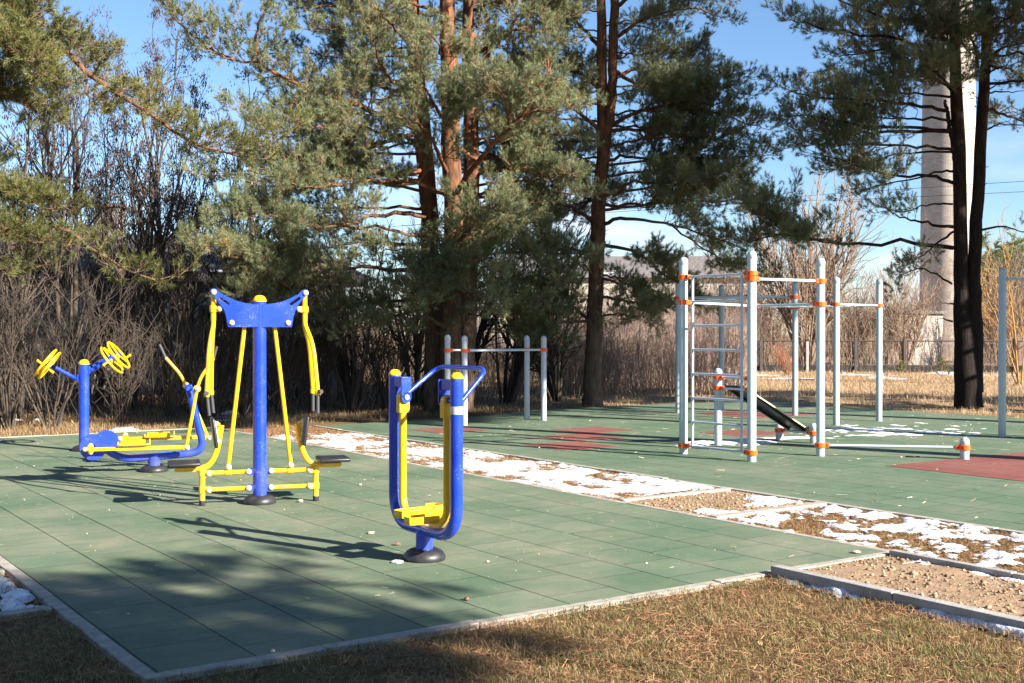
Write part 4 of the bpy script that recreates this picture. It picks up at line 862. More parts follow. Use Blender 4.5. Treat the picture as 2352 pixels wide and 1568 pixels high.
def auto_limbs(stem, z0, z1, n, ln, rng, az=None, up=.12, r=.04, f0=.3, **kw):
    """limbs in loose whorls up a stem (polyline of world points)"""
    s = np.array(stem, float); out = []
    for i in range(n):
        f = (i + rng.uniform(.1, .9)) / n; z = z0 + (z1 - z0) * f; b = np.array([np.interp(z, s[:, 2], s[:, k]) for k in range(2)] + [z]); a = rng.uniform(0, 6.28) if az is None else rng.uniform(*az)
        L_ = ln * (1.0 - .6 * f) * rng.uniform(.7, 1.15); d = np.array((math.cos(a), math.sin(a), 0)); e = np.array((-d[1], d[0], 0)) * rng.uniform(-.15, .15)
        out.append(dict(p=[b, b + d * L_ * .35 + (0, 0, L_ * up * .6), b + (d + e) * L_ * .7 + (0, 0, L_ * up * rng.uniform(.3, 1.1)), b + (d + e * 2) * L_ + (0, 0, L_ * up * rng.uniform(0, 1.6))], r=r * (1 - .5 * f), f0=f0, **kw))
    return out
def LB(pts, r=.045, **kw): return dict(p=[P(*q) for q in pts], r=r, **kw)
rng = np.random.default_rng(3)

# ---- middle pine behind the far pad, splitting in two
Y = 26.5
b0 = P(1361, 932, Y); b0[2] = GZ
stA = [b0, P(1360, 880, Y), P(1364, 760, Y), P(1369, 640, Y), P(1376, 480, Y), P(1385, 350, Y), P(1382, 200, Y), P(1380, 0, Y), P(1376, -260, Y)]
stB = [P(1386, 360, Y), P(1402, 250, Y - .1), P(1408, 120, Y - .1), P(1410, 0, Y - .1), P(1414, -240, Y)]
lm = [LB([(1384, 515, Y), (1450, 503, Y - .8), (1560, 520, Y - 1.6), (1700, 566, Y - 2.0)], .05, f0=.45, sub=.32),
      LB([(1384, 562, Y), (1460, 580, Y - .4), (1540, 640, Y - .8), (1600, 690, Y - .8)], .045, f0=.3, sub=.3, droop=.15, d=1.7),
      LB([(1375, 680, Y), (1430, 690, Y + .3), (1500, 700, Y + .4), (1560, 700, Y + .4)], .04, f0=.25, sub=.3, d=1.6),
      LB([(1372, 630, Y), (1420, 640, Y + .2), (1470, 680, Y + .3), (1500, 740, Y + .3)], .03, f0=.3, d=1.3, sl=.7),
      LB([(1540, 515, Y - 1.5), (1600, 560, Y - 1.4), (1680, 610, Y - 1.2), (1740, 640, Y - 1.0)], .025, f0=.2, d=1.2, sl=.8),
      LB([(1398, 290, Y), (1490, 250, Y - .6), (1600, 250, Y - 1.0), (1745, 290, Y - 1.3)], .055, f0=.22, d=1.2),
      LB([(1394, 300, Y), (1470, 300, Y - .2), (1560, 310, Y + .3), (1700, 330, Y + .4)], .05, f0=.2, d=1.2),
      LB([(1408, 180, Y), (1500, 150, Y + .4), (1590, 150, Y + .6), (1705, 175, Y + .6)], .05, f0=.25, d=1.1),
      LB([(1408, 160, Y), (1480, 200, Y - .8), (1600, 190, Y - 1.4), (1715, 215, Y - 1.6)], .05, f0=.25, d=1.1),
      LB([(1410, 90, Y), (1490, 40, Y), (1580, 20, Y + .3), (1655, 40, Y + .4)], .05, f0=.25, d=1.0),
      LB([(1410, 20, Y), (1480, -20, Y - .6), (1570, -40, Y - .8), (1650, -10, Y - 1.2)], .05, f0=.25),
      LB([(1384, 455, Y), (1450, 420, Y - .4), (1560, 420, Y - .6), (1690, 400, Y - .6)], .045, f0=.25, d=1.1),
      LB([(1382, 470, Y), (1450, 470, Y + .6), (1550, 460, Y + .9), (1660, 440, Y + 1.0)], .045, f0=.25),
      LB([(1386, 370, Y), (1450, 360, Y + .4), (1560, 380, Y + .4), (1650, 395, Y + .3)], .045, f0=.2),
      LB([(1372, 520, Y), (1320, 480, Y + .2), (1250, 470, Y + .4), (1150, 500, Y + .6)], .05, f0=.3),
      LB([(1368, 590, Y), (1310, 570, Y), (1250, 560, Y - .3), (1180, 590, Y - .5)], .045, f0=.3),
      LB([(1360, 740, Y), (1300, 690, Y), (1240, 650, Y + .2), (1180, 640, Y + .3)], .045, f0=.15, d=1.2),
      LB([(1362, 735, Y), (1300, 740, Y - .4), (1240, 740, Y - .6), (1190, 755, Y - .6)], .04, f0=.2, d=1.2),
      LB([(1380, 390, Y), (1330, 360, Y - .3), (1270, 350, Y - .6), (1200, 370, Y - .6)], .05, f0=.2),
      LB([(1380, 300, Y), (1320, 250, Y - .6), (1270, 230, Y - 1.2), (1240, 180, Y - 1.6)], .05, f0=.2, d=1.1),
      LB([(1382, 210, Y), (1330, 170, Y + .2), (1280, 160, Y + .3), (1230, 150, Y + .3)], .05, f0=.25),
      LB([(1380, 110, Y), (1330, 60, Y + .2), (1270, 30, Y + .3), (1200, 20, Y)], .05, f0=.25),
      LB([(1366, 640, Y), (1340, 610, Y - 1.0), (1300, 620, Y - 1.8), (1290, 640, Y - 2.2)], .04, f0=.3),
      LB([(1384, 640, Y), (1420, 650, Y - .5), (1450, 690, Y - .7), (1490, 700, Y - .7)], .03, f0=.2),
      LB([(1372, 730, Y), (1410, 720, Y - .2), (1440, 725, Y - .3), (1455, 730, Y - .3)], .03, f0=.1, d=1.3)]
lm += auto_limbs(stA, 4.6, 9.0, 15, 3.6, rng, az=(1.2, 3.9), f0=.3, up=.05) + auto_limbs(stA, 4.2, 9.0, 13, 4.0, rng, az=(-.9, .9), f0=.3, up=.05)
lm += auto_limbs([P(1380, 0, Y), P(1378, -260, Y)], P(0, 10, Y)[2], P(0, -230, Y)[2], 9, 2.4, rng)
n_all = []
n_all.append(pine('pine_tree', 'orange trunked pine forking in two behind the middle of the far pad', b0, [(stA, [.25, .205, .185, .178, .165, .15, .125, .105, .05]), (stB, [.12, .11, .105, .10, .05])], lm, 11, K=34)[1])

# ---- right pine with two stems, dark against the chimney
Y = 25.9
b0 = P(2226, 937, Y); b0[2] = GZ
stA = [b0, P(2222, 880, Y), P(2216, 760, Y), P(2207, 640, Y), P(2205, 450, Y), P(2198, 280, Y), P(2192, 120, Y), P(2190, -40, Y), P(2188, -250, Y)]
stB = [P(2236, 900, Y), P(2238, 760, Y), P(2238, 620, Y), P(2246, 450, Y), P(2256, 250, Y), P(2262, 120, Y), P(2262, -60, Y), P(2262, -240, Y)]
stC = [P(2200, 410, Y), P(2188, 330, Y), P(2176, 262, Y), P(2168, 230, Y)]
Z4 = lambda a, b_: (1739 + a * .3856, b_ * .3856)
def L4(pts, ys, r=.04, **kw): return LB([(*Z4(*p), y) for p, y in zip(pts, ys)], r, **kw)
lm = [L4([(1120, 660), (940, 630), (700, 600), (400, 590), (150, 520)], (Y, Y - .4, Y - .9, Y - 1.2, Y - 1.5), .045, f0=.25, d=1.15),
      L4([(1165, 780), (950, 768), (640, 750), (400, 700), (130, 690)], (Y, Y - .2, Y - .6, Y - .8, Y - 1.0), .045, f0=.33, d=1.15),
      L4([(1165, 785), (900, 775), (600, 790), (400, 800), (200, 760)], (Y, Y + .4, Y + .8, Y + 1.0, Y + 1.1), .045, f0=.35, d=1.1),
      L4([(1165, 905), (950, 905), (780, 930), (640, 980), (480, 1010)], (Y, Y + .2, Y + .3, Y + .3, Y + .2), .028, f0=.5, d=1.0),
      L4([(1170, 1090), (1040, 1050), (850, 1045), (620, 1000), (330, 900)], (Y, Y - .2, Y - .5, Y - .8, Y - 1.0), .045, f0=.35, d=1.15),
      L4([(1170, 1020), (1080, 1025), (900, 1070), (700, 1110), (560, 1160)], (Y, Y + .2, Y + .4, Y + .4, Y + .4), .03, f0=.45, d=.8),
      L4([(1165, 1350), (1020, 1330), (870, 1295), (720, 1225)], (Y, Y - .2, Y - .4, Y - .5), .04, f0=.45, d=.8),
      L4([(1165, 1215), (1040, 1215), (900, 1250), (740, 1260)], (Y, Y + .2, Y + .4, Y + .5), .025, f0=.45, d=.8),
      L4([(1165, 1380), (1080, 1440), (980, 1520), (880, 1590)], (Y, Y - .2, Y - .4, Y - .5), .03, f0=.5, d=1.2, sl=.8),
      L4([(1160, 1690), (1080, 1640), (960, 1600), (860, 1640), (830, 1700)], (Y, Y + .3, Y + .5, Y + .5, Y + .5), .025, f0=.45, d=1.0, sl=.7),
      L4([(1165, 1475), (900, 1445), (500, 1450), (200, 1400), (60, 1300)], (Y, Y - .6, Y - 1.4, Y - 2.0, Y - 2.4), .05, f0=.62, d=1.2),
      L4([(500, 1452), (300, 1420), (120, 1400), (-60, 1440), (-150, 1400)], (Y - 1.4, Y - 1.8, Y - 2.1, Y - 2.3, Y - 2.3), .028, f0=.25, d=1.15),
      L4([(300, 1420), (200, 1330), (80, 1220), (-120, 1210), (-230, 1220)], (Y - 1.8, Y - 2.2, Y - 2.5, Y - 2.7, Y - 2.7), .025, f0=.15, d=1.15),
      L4([(260, 1420), (120, 1330), (20, 1260), (-80, 1130)], (Y - 1.8, Y - 1.9, Y - 2.0, Y - 2.0), .025, f0=.15, d=1.15),
      L4([(1180, 330), (960, 260), (700, 215), (400, 170), (180, 110)], (Y, Y - .5, Y - 1.0, Y - 1.4, Y - 1.7), .05, f0=.22, d=1.1),
      L4([(1180, 300), (1000, 150), (760, 100), (500, 10), (330, -60)], (Y, Y - .2, Y - .4, Y - .5, Y - .6), .05, f0=.22, d=1.0),
      L4([(1180, 360), (960, 330), (800, 290), (560, 330), (480, 340)], (Y, Y + .3, Y + .5, Y + .6, Y + .6), .045, f0=.3, d=.9),
      L4([(1185, 210), (1000, 60), (760, -40), (520, -110)], (Y, Y + .3, Y + .5, Y + .6), .05, f0=.25, d=1.0),
      L4([(1190, 560), (1060, 480), (900, 430), (700, 450), (620, 470)], (Y, Y - .3, Y - .6, Y - .7, Y - .7), .04, f0=.2, d=1.2),
      L4([(1215, 560), (1130, 500), (1060, 440), (1000, 390)], (Y, Y - .8, Y - 1.4, Y - 1.8), .035, f0=.2, d=1.3),
      L4([(1200, 430), (1150, 300), (1120, 190), (1080, 80)], (Y, Y - .9, Y - 1.5, Y - 1.8), .04, f0=.15, d=1.4),
      L4([(1310, 400), (1290, 260), (1220, 170), (1150, 60)], (Y, Y - .9, Y - 1.5, Y - 1.9), .04, f0=.15, d=1.4),
      L4([(1350, 330), (1400, 200), (1450, 130), (1530, 90)], (Y, Y - .8, Y - 1.4, Y - 1.7), .045, f0=.15, d=1.4),
      L4([(1350, 380), (1440, 300), (1540, 260), (1680, 240)], (Y, Y - .2, Y - .4, Y - .5), .045, f0=.2, d=1.2),
      L4([(1340, 460), (1400, 420), (1460, 400), (1530, 330)], (Y, Y - .3, Y - .5, Y - .6), .03, f0=.3, d=.8),
      L4([(1340, 560), (1430, 545), (1520, 550), (1640, 530)], (Y, Y, Y, Y), .024, bare=1), L4([(1340, 548), (1420, 510), (1500, 500), (1620, 480)], (Y, Y, Y, Y), .02, bare=1),
      L4([(1345, 785), (1420, 745), (1500, 745), (1640, 760)], (Y, Y, Y, Y), .024, bare=1), L4([(1330, 1370), (1450, 1350), (1560, 1370), (1660, 1400)], (Y, Y, Y, Y), .028, f0=.6, d=.6),
      L4([(1165, 1915), (1120, 1900), (1080, 1895)], (Y, Y, Y), .025, bare=1), L4([(1170, 1810), (1120, 1805), (1090, 1800)], (Y, Y, Y), .02, bare=1),
      L4([(1340, 1000), (1360, 995), (1380, 990)], (Y, Y, Y), .016, bare=1), L4([(1335, 1130), (1350, 1110), (1370, 1080)], (Y, Y, Y), .014, bare=1)]
lm += auto_limbs(stA, 5.4, 9.4, 6, 3.6, rng, az=(2.0, 4.1), f0=.35, up=.03) + auto_limbs(stB, 6.6, 9.6, 8, 3.0, rng, az=(-.8, 1.2), f0=.3, up=.05)
lm += auto_limbs([P(2200, 0, Y), P(2200, -260, Y)], P(0, 60, Y)[2], P(0, -230, Y)[2], 10, 2.6, rng)
n_all.append(pine('pine_tree', 'dark pine with two stems standing in front of the brick chimney', b0, [(stA, [.32, .29, .215, .155, .145, .14, .12, .10, .05]), (stB, [.22, .185, .145, .135, .125, .11, .09, .05]), (stC, [.06, .055, .045, .03])], lm, 12, K=32, dens=.88, bark='bark_shaded')[1])

# ---- group of three pines left of centre
Y = 24.2
lmC = []
Z2 = lambda a, b_: (529 + a * .3375, b_ * .3375)
def L2(pts, ys, r=.05, **kw): return LB([(*Z2(*p), y) for p, y in zip(pts, ys)], r, **kw)
Z6 = lambda a, b_: (529 + a * .3375, 453.6 + b_ * .3375)
def L6(pts, ys, r=.05, **kw): return LB([(*Z6(*p), y) for p, y in zip(pts, ys)], r, **kw)
bC = P(1034, 948, Y); bC[2] = GZ
stC_ = [bC, P(1034, 880, Y), P(1036, 700, Y), P(1040, 500, Y), P(1036, 330, Y), P(1032, 150, Y), P(1028, 0, Y), P(1026, -260, Y)]
lmC += [L2([(1500, 1335), (1380, 1285), (1250, 1240), (1000, 1235), (760, 1255)], (Y, Y - .6, Y - 1.1, Y - 1.8, Y - 2.3), .065, f0=.35),
        L2([(760, 1255), (560, 1270), (420, 1250), (300, 1240)], (Y - 2.3, Y - 2.6, Y - 2.8, Y - 3.0), .035, f0=.05, d=1.3),
        L2([(1530, 1330), (1610, 1200), (1750, 1030), (1900, 850), (2010, 770), (2240, 735)], (Y, Y - .8, Y - 1.6, Y - 2.2, Y - 2.5, Y - 2.8), .065, f0=.45, d=1.1),
        L2([(1990, 780), (2080, 640), (2150, 500), (2150, 280)], (Y - 2.5, Y - 2.8, Y - 3.0, Y - 3.1), .035, f0=.1, d=1.4),
        L2([(1900, 850), (1880, 700), (1820, 600), (1760, 520)], (Y - 2.2, Y - 2.7, Y - 3.1, Y - 3.4), .035, f0=.1, d=1.6),
        L2([(1530, 860), (1420, 760), (1350, 640), (1290, 430)], (Y, Y - 1.0, Y - 1.9, Y - 2.4), .05, f0=.15, d=1.4),
        L2([(1500, 800), (1600, 720), (1700, 640), (1820, 560)], (Y, Y - 1.0, Y - 1.9, Y - 2.3), .05, f0=.15, d=1.5),
        L2([(1530, 520), (1450, 420), (1420, 300), (1380, 260)], (Y, Y - .8, Y - 1.4, Y - 1.8), .04, f0=.15, d=1.4),
        L2([(1480, 1190), (1400, 1000), (1300, 860), (1180, 800)], (Y, Y - 1.3, Y - 2.0, Y - 2.4), .05, f0=.2, d=1.1),
        L2([(1560, 300), (1620, 170), (1660, 30), (1720, -100)], (Y, Y - .2, Y - .3, Y - .3), .075, f0=.5),
        L2([(1540, 560), (1600, 480), (1650, 380), (1690, 240)], (Y, Y - .6, Y - 1.0, Y - 1.2), .04, f0=.25, d=.9),
        L2([(1550, 1500), (1640, 1440), (1760, 1420), (1900, 1450)], (Y, Y - 1.0, Y - 1.8, Y - 2.2), .045, f0=.2, d=1.4),
        L6([(1520, 330), (1590, 250), (1640, 200), (1680, 150)], (Y, Y - 1.3, Y - 2.0, Y - 2.3), .05, f0=.1, d=1.15),
        L6([(1520, 500), (1600, 440), (1680, 420), (1760, 470)], (Y, Y - 1.2, Y - 1.9, Y - 2.3), .05, f0=.1, d=1.15),
        L6([(1510, 480), (1420, 520), (1330, 560), (1240, 600)], (Y, Y - 1.2, Y - 1.9, Y - 2.3), .05, f0=.15, d=1.6),
        L6([(1520, 640), (1600, 640), (1680, 680), (1760, 740)], (Y, Y - 1.2, Y - 1.8, Y - 2.1), .045, f0=.1, d=1.2),
        L6([(1520, 620), (1420, 640), (1330, 680), (1290, 720)], (Y, Y - 1.2, Y - 1.8, Y - 2.1), .04, f0=.15, d=1.4),
        L6([(1540, 760), (1600, 780), (1680, 800), (1790, 790)], (Y, Y - .6, Y - 1.0, Y - 1.2), .03, f0=.2, d=1.1),
        L6([(1510, 890), (1340, 820), (1200, 820), (1150, 785), (1000, 850)], (Y, Y - .5, Y - .9, Y - 1.1, Y - 1.3), .05, f0=.45, d=.7),
        L6([(1400, 750), (1220, 740), (1050, 735), (930, 740)], (Y + .2, Y - .4, Y - .7, Y - .9), .03, f0=.5, d=.9),
        L6([(1480, 420), (1300, 380), (1150, 350), (1000, 380)], (Y, Y - .6, Y - 1.0, Y - 1.2), .04, f0=.4, d=.8),
        L6([(1560, 300), (1700, 200), (1850, 150), (2000, 170)], (Y, Y - .2, Y - .4, Y - .5), .045, f0=.25),
        L2([(1540, 1000), (1700, 1100), (1900, 1150), (2080, 1180)], (Y, Y + .2, Y + .3, Y + .3), .055, f0=.55, d=.8)]
lmC += auto_limbs([P(1028, 0, Y), P(1026, -260, Y)], P(0, 40, Y)[2], P(0, -230, Y)[2], 11, 2.8, rng)
n_all.append(pine('pine_tree', 'reddish straight pine in the middle of the three left of centre', bC, [(stC_, [.27, .225, .21, .20, .20, .18, .16, .06])], lmC, 13, K=34, dens=.76)[1])
Yl = 24.6
bL = P(1000, 944, Yl); bL[2] = GZ
stL = [bL, P(997, 860, Yl), P(992, 700, Yl), P(985, 480, Yl), P(972, 330, Yl), P(957, 160, Yl), P(945, 0, Yl), P(935, -260, Yl)]
lmL = [L2([(1300, 890), (1100, 800), (830, 700), (500, 590), (150, 430), (0, 400)], (Yl, Yl - .9, Yl - 1.7, Yl - 2.5, Yl - 3.1, Yl - 3.4), .07, f0=.3, d=1.15),
       LB([(535, 137, Yl - 3.3), (490, 115, Yl - 3.5), (440, 80, Yl - 3.6), (371, 7, Yl - 3.7)], .035, f0=.05, d=1.2),
       LB([(600, 165, Yl - 3.0), (590, 100, Yl - 3.3), (600, 40, Yl - 3.4), (640, -30, Yl - 3.4)], .04, f0=.1, d=1.3),
       LB([(700, 200, Yl - 2.4), (660, 260, Yl - 2.8), (610, 300, Yl - 3.0), (560, 270, Yl - 3.1)], .035, f0=.1, d=1.3),
       L2([(1300, 760), (1230, 650), (1100, 540), (1020, 420), (960, 250)], (Yl, Yl - .9, Yl - 1.7, Yl - 2.2, Yl - 2.5), .055, f0=.3, d=1.3),
       L2([(1290, 500), (1150, 360), (980, 260), (800, 200), (560, 200)], (Yl, Yl - .4, Yl - .9, Yl - 1.2, Yl - 1.5), .055, f0=.2, d=1.2),
       L2([(1270, 260), (1120, 120), (950, 60), (760, 40), (520, 60)], (Yl, Yl - .4, Yl - .8, Yl - 1.1, Yl - 1.3), .055, f0=.2, d=1.2),
       L2([(1280, 420), (1180, 260), (1080, 150), (1000, 60)], (Yl, Yl - 1.2, Yl - 1.9, Yl - 2.3), .05, f0=.2, d=1.4),
       L2([(1260, 120), (1120, -40), (940, -90), (700, -100)], (Yl, Yl - .6, Yl - 1.2, Yl - 1.6), .05, f0=.2, d=1.1),
       L2([(1330, 1160), (1180, 1165), (1000, 1180), (820, 1120), (640, 1080)], (Yl, Yl - .6, Yl - 1.2, Yl - 1.6, Yl - 2.0), .05, f0=.3, d=1.2),
       L2([(1310, 980), (1150, 920), (960, 880), (760, 830), (560, 900)], (Yl, Yl - .8, Yl - 1.4, Yl - 1.9, Yl - 2.3), .05, f0=.3, d=1.3),
       L2([(1300, 900), (1080, 960), (860, 960), (600, 860), (440, 830)], (Yl, Yl - 1.0, Yl - 1.8, Yl - 2.5, Yl - 2.9), .05, f0=.35, d=1.3),
       L2([(1340, 1230), (1100, 1250), (820, 1200), (560, 1230), (240, 1200)], (Yl, Yl - .2, Yl - .4, Yl - .6, Yl - .7), .05, f0=.35, d=1.3),
       L2([(1350, 1480), (1200, 1445), (1000, 1470), (750, 1530), (440, 1570)], (Yl, Yl - .8, Yl - 1.5, Yl - 2.2, Yl - 2.8), .06, f0=.45, d=1.1),
       LB([(700, 970 - 280, Yl - 1.8), (640, 640, Yl - 2.4), (590, 600, Yl - 2.8), (540, 560, Yl - 3.1)], .04, f0=.05, d=1.6),
       LB([(995, 627, Yl), (934, 619, Yl - .6), (833, 615, Yl - 1.2), (731, 622, Yl - 1.7), (560, 645, Yl - 2.3)], .06, f0=.35, d=1.2),
       LB([(780, 618, Yl - 1.5), (740, 660, Yl - 1.9), (690, 690, Yl - 2.2), (640, 700, Yl - 2.4)], .035, f0=.1, d=1.3),
       LB([(720, 520, Yl - 2.4), (650, 500, Yl - 2.8), (580, 490, Yl - 3.1), (480, 520, Yl - 3.4)], .04, f0=.05, d=1.6),
       LB([(640, 510, Yl - 2.7), (600, 560, Yl - 3.2), (540, 590, Yl - 3.5), (470, 570, Yl - 3.8)], .035, f0=.05, d=1.6),
       LB([(660, 560, Yl - 2.6), (620, 600, Yl - 3.1), (600, 640, Yl - 3.3), (560, 670, Yl - 3.4)], .03, f0=.05, d=1.6),
       LB([(990, 690, Yl), (900, 690, Yl - .9), (820, 700, Yl - 1.5), (750, 740, Yl - 1.9)], .045, f0=.3, d=1.3),
       LB([(990, 700, Yl), (930, 720, Yl - 1.1), (880, 740, Yl - 1.8), (820, 760, Yl - 2.2)], .04, f0=.3, d=1.3),
       LB([(985, 560, Yl), (900, 560, Yl + .5), (820, 560, Yl + .8), (740, 570, Yl + 1.0)], .045, f0=.3, d=1.0),
       LB([(980, 420, Yl), (900, 400, Yl + .5), (800, 390, Yl + .8), (700, 400, Yl + 1.0)], .05, f0=.3, d=1.0),
       LB([(960, 230, Yl), (880, 200, Yl + .5), (780, 180, Yl + .8), (680, 190, Yl + 1.0)], .05, f0=.3, d=1.0)]
lmL += auto_limbs(stL, 3.6, 9.2, 14, 4.6, rng, az=(2.2, 4.2), f0=.35, up=.03)
lmL += auto_limbs([P(945, 0, Yl), P(935, -260, Yl)], P(0, 60, Yl)[2], P(0, -230, Yl)[2], 12, 3.0, rng)
n_all.append(pine('pine_tree', 'leaning pine with long orange limbs reaching left over the thicket', bL, [(stL, [.26, .21, .19, .18, .19, .17, .15, .05])], lmL, 14, K=34, dens=.76)[1])
Yr = 25.2
bR = P(1066, 940, Yr); bR[2] = GZ
stR = [bR, P(1070, 850, Yr), P(1076, 700, Yr), P(1080, 500, Yr), P(1082, 300, Yr), P(1080, 150, Yr), P(1076, 0, Yr), P(1070, -240, Yr)]
lmR = [L2([(1620, 520), (1720, 420), (1830, 280), (1900, 205), (2050, 215), (2240, 260)], (Yr, Yr - .3, Yr - .6, Yr - .8, Yr - 1.0, Yr - 1.2), .075, f0=.55, d=.9),
       L2([(1590, 415), (1700, 350), (1800, 280), (1900, 200), (1950, 110), (1880, 40), (1800, -10)], (Yr, Yr - .3, Yr - .5, Yr - .7, Yr - .8, Yr - .9, Yr - 1.0), .065, f0=.55, d=.9),
       L2([(1940, 120), (2050, 60), (2150, 30), (2240, -20)], (Yr - .8, Yr - .9, Yr - 1.0, Yr - 1.1), .035, f0=.2, d=1.1),
       L2([(1950, 200), (2080, 160), (2200, 120), (2350, 110)], (Yr - .9, Yr - .8, Yr - .7, Yr - .6), .03, f0=.2, d=1.1),
       L2([(1650, 1200), (1780, 1160), (1950, 1150), (2120, 1180), (2240, 1190)], (Yr, Yr - .3, Yr - .6, Yr - .7, Yr - .8), .05, f0=.4, d=1.4),
       L2([(1640, 1000), (1760, 960), (1900, 960), (2020, 1040)], (Yr, Yr + .2, Yr + .3, Yr + .3), .045, f0=.3, d=1.6),
       L2([(1640, 900), (1780, 860), (1900, 900), (2000, 960)], (Yr, Yr - .3, Yr - .4, Yr - .4), .045, f0=.25, d=1.6),
       L2([(1650, 1100), (1800, 1070), (1930, 1100), (2050, 1230)], (Yr, Yr, Yr, Yr), .045, f0=.3, d=1.15),
       L2([(1650, 700), (1780, 600), (1880, 520), (1900, 430)], (Yr, Yr + .4, Yr + .7, Yr + .8), .045, f0=.25, d=1.2),
       L2([(1640, 1330), (1780, 1300), (1900, 1330), (2000, 1400)], (Yr, Yr - .5, Yr - .7, Yr - .9), .04, f0=.25, d=1.3),
       LB([(1078, 640, Yr), (1130, 660, Yr - .2), (1190, 690, Yr - .3), (1250, 700, Yr - .3)], .035, f0=.25, d=1.4),
       LB([(1076, 700, Yr), (1140, 720, Yr), (1200, 770, Yr), (1270, 780, Yr)], .035, f0=.3, d=1.4),
       LB([(1078, 560, Yr), (1130, 550, Yr - .5), (1190, 570, Yr - .8), (1260, 610, Yr - 1.0)], .04, f0=.25, d=1.2)]
lmR += auto_limbs(stR, 3.2, 9.0, 16, 3.2, rng, az=(-.8, 1.6), f0=.3, up=.05)
lmR += auto_limbs([P(1076, 0, Yr), P(1070, -240, Yr)], P(0, 40, Yr)[2], P(0, -210, Yr)[2], 8, 2.6, rng)
n_all.append(pine('pine_tree', 'dark slim pine right of the other two left of centre', bR, [(stR, [.22, .19, .18, .19, .17, .14, .12, .05])], lmR, 15, K=34)[1])

# ---- pine standing off to the left, boughs reaching into the picture
Y = 16.5
bX = np.array((-8.9, 16.2, GZ)); top = np.array((-8.7, 16.4, 10.5))
lmX = [LB([(-250, 0, Y - .3), (-40, 60, Y - .3), (60, 84, Y), (150, 130, Y + .1), (250, 190, Y + .2), (340, 256, Y + .3), (450, 330, Y + .4), (560, 362, Y + .5)], .06, f0=.4, d=1.0, sl=.75),
       LB([(520, 352, Y + .5), (590, 340, Y + .5), (640, 320, Y + .6), (665, 305, Y + .6)], .018, f0=.1, d=1.2, sl=.5),
       LB([(-200, 60, Y - 1), (-60, 60, Y - .9), (20, 110, Y - .9), (90, 160, Y - .9)], .05, f0=.2, d=1.2),
       LB([(-200, -60, Y - .6), (-60, -10, Y - .6), (20, 20, Y - .6), (90, 50, Y - .6)], .05, f0=.2, d=1.6),
       LB([(-220, 120, Y), (-80, 170, Y), (10, 215, Y), (80, 250, Y + .2)], .05, f0=.25, d=1.6),
       LB([(-100, 70, Y - .6), (30, 90, Y - .6), (90, 130, Y - .7), (110, 190, Y - .7)], .03, f0=.1, d=1.6),
       LB([(-260, 330, Y), (-100, 400, Y - .2), (30, 450, Y - .3), (130, 480, Y - .3)], .045, f0=.35, d=1.4, sl=.8),
       LB([(-260, 470, Y), (-60, 510, Y - .4), (40, 545, Y - .5), (110, 560, Y - .5)], .045, f0=.45, d=1.3, sl=.8),
       LB([(-150, 440, Y - .3), (20, 510, Y), (150, 520, Y + .3), (215, 575, Y + .5), (330, 640, Y + .7), (400, 632, Y + .8)], .04, f0=.55, d=.8, sl=.6),
       LB([(-200, 520, Y - .3), (-60, 600, Y - .3), (20, 620, Y - .3), (90, 610, Y - .3)], .035, f0=.5, d=1.0, sl=.6)]
lmX += auto_limbs([bX, top], 3.5, 9.8, 12, 2.6, rng, az=(2.0, 5.5))
n_all.append(pine('pine_tree', 'yellowish green pine boughs reaching in from the left edge', bX, [([bX, (-8.85, 16.25, 4), (-8.8, 16.3, 7.5), top], [.24, .18, .13, .05])], lmX, 16, K=34, needle='needles2', nl=.085, nw=.0072)[1])

# ---- pines outside the picture on the right: their shade falls across the pads
def shade_pine(label, x, y, h, z0, ln, n, seed, f0=.2, K=20, rt=.26):
    r_ = np.random.default_rng(seed); b_ = np.array((x, y, GZ)); stem = [b_, b_ + (.1, .05, h * .35), b_ + (.15, -.05, h * .7), b_ + (.1, 0, h)]
    lms = auto_limbs(stem, z0, h - .5, n, ln, r_, r=.06, f0=f0, up=.08)
    return pine('pine_tree', label, b_, [(stem, [rt, rt * .75, rt * .5, .05])], lms, seed, K=K, nl=.10, nw=.014, dens=.95, group='pines shading the pads from the right')[0]
sh = shade_pine('pine standing behind the photographer on the right, shading the front corner', 8.5, -3.0, 12.5, 5.2, 3.4, 70, 101, K=30)
f3_ = shade_pine('high crowned pine off to the right, level with the dip bars', 10.1, 12.8, 11.8, 8.5, 3.0, 34, 102)
f1_ = shade_pine('very tall pine off to the right, in line with the forked pine', 16.4, 16.6, 18.5, 8.8, 3.6, 48, 104)
f2_ = shade_pine('pine just outside the right edge, shading the twin trunk pine', 15.5, 22.1, 14.0, 3.6, 2.5, 40, 103)
def more(src, rows):
    for (x, y, s, rz, lab) in rows:
        c = copy_tree(src); c.location = (x, y, GZ); c.scale = (s, s, s); c.rotation_euler = (0, 0, rz); c['label'] = lab
more(f3_, ((12.7, 14.9, 1.0, 1.3, 'second high crowned pine off to the right of the far pad'),))
more(f1_, ((17.6, 20.0, 1.0, 1.7, 'very tall pine off to the right, in line with the twin trunk pine'),))
more(f2_, ((21.5, 22.5, 1.1, 4.0, 'pine well off to the right behind the twin trunk pine'),))
more(sh, ((6.6, -4.6, 1.0, 1.9, 'pine behind the photographer, next to the one shading the front corner'), (1.0, -5.5, 1.15, .7, 'unseen pine added close behind the photographer to block sky light'), (-6.5, -3.5, 1.2, 2.1, 'unseen pine added behind the photographer to the left, blocking sky light'), (-12.5, 1.5, 1.15, 3.3, 'unseen pine added left of the front lawn to block sky light'), (5.0, -9.5, 1.25, 4.6, 'tall unseen pine added far behind the photographer to block sky light'), (-4.0, -11.0, 1.3, 5.5, 'tallest unseen pine added behind the photographer to block sky light')))  # all but the first are added out of view to deepen the foreground shade
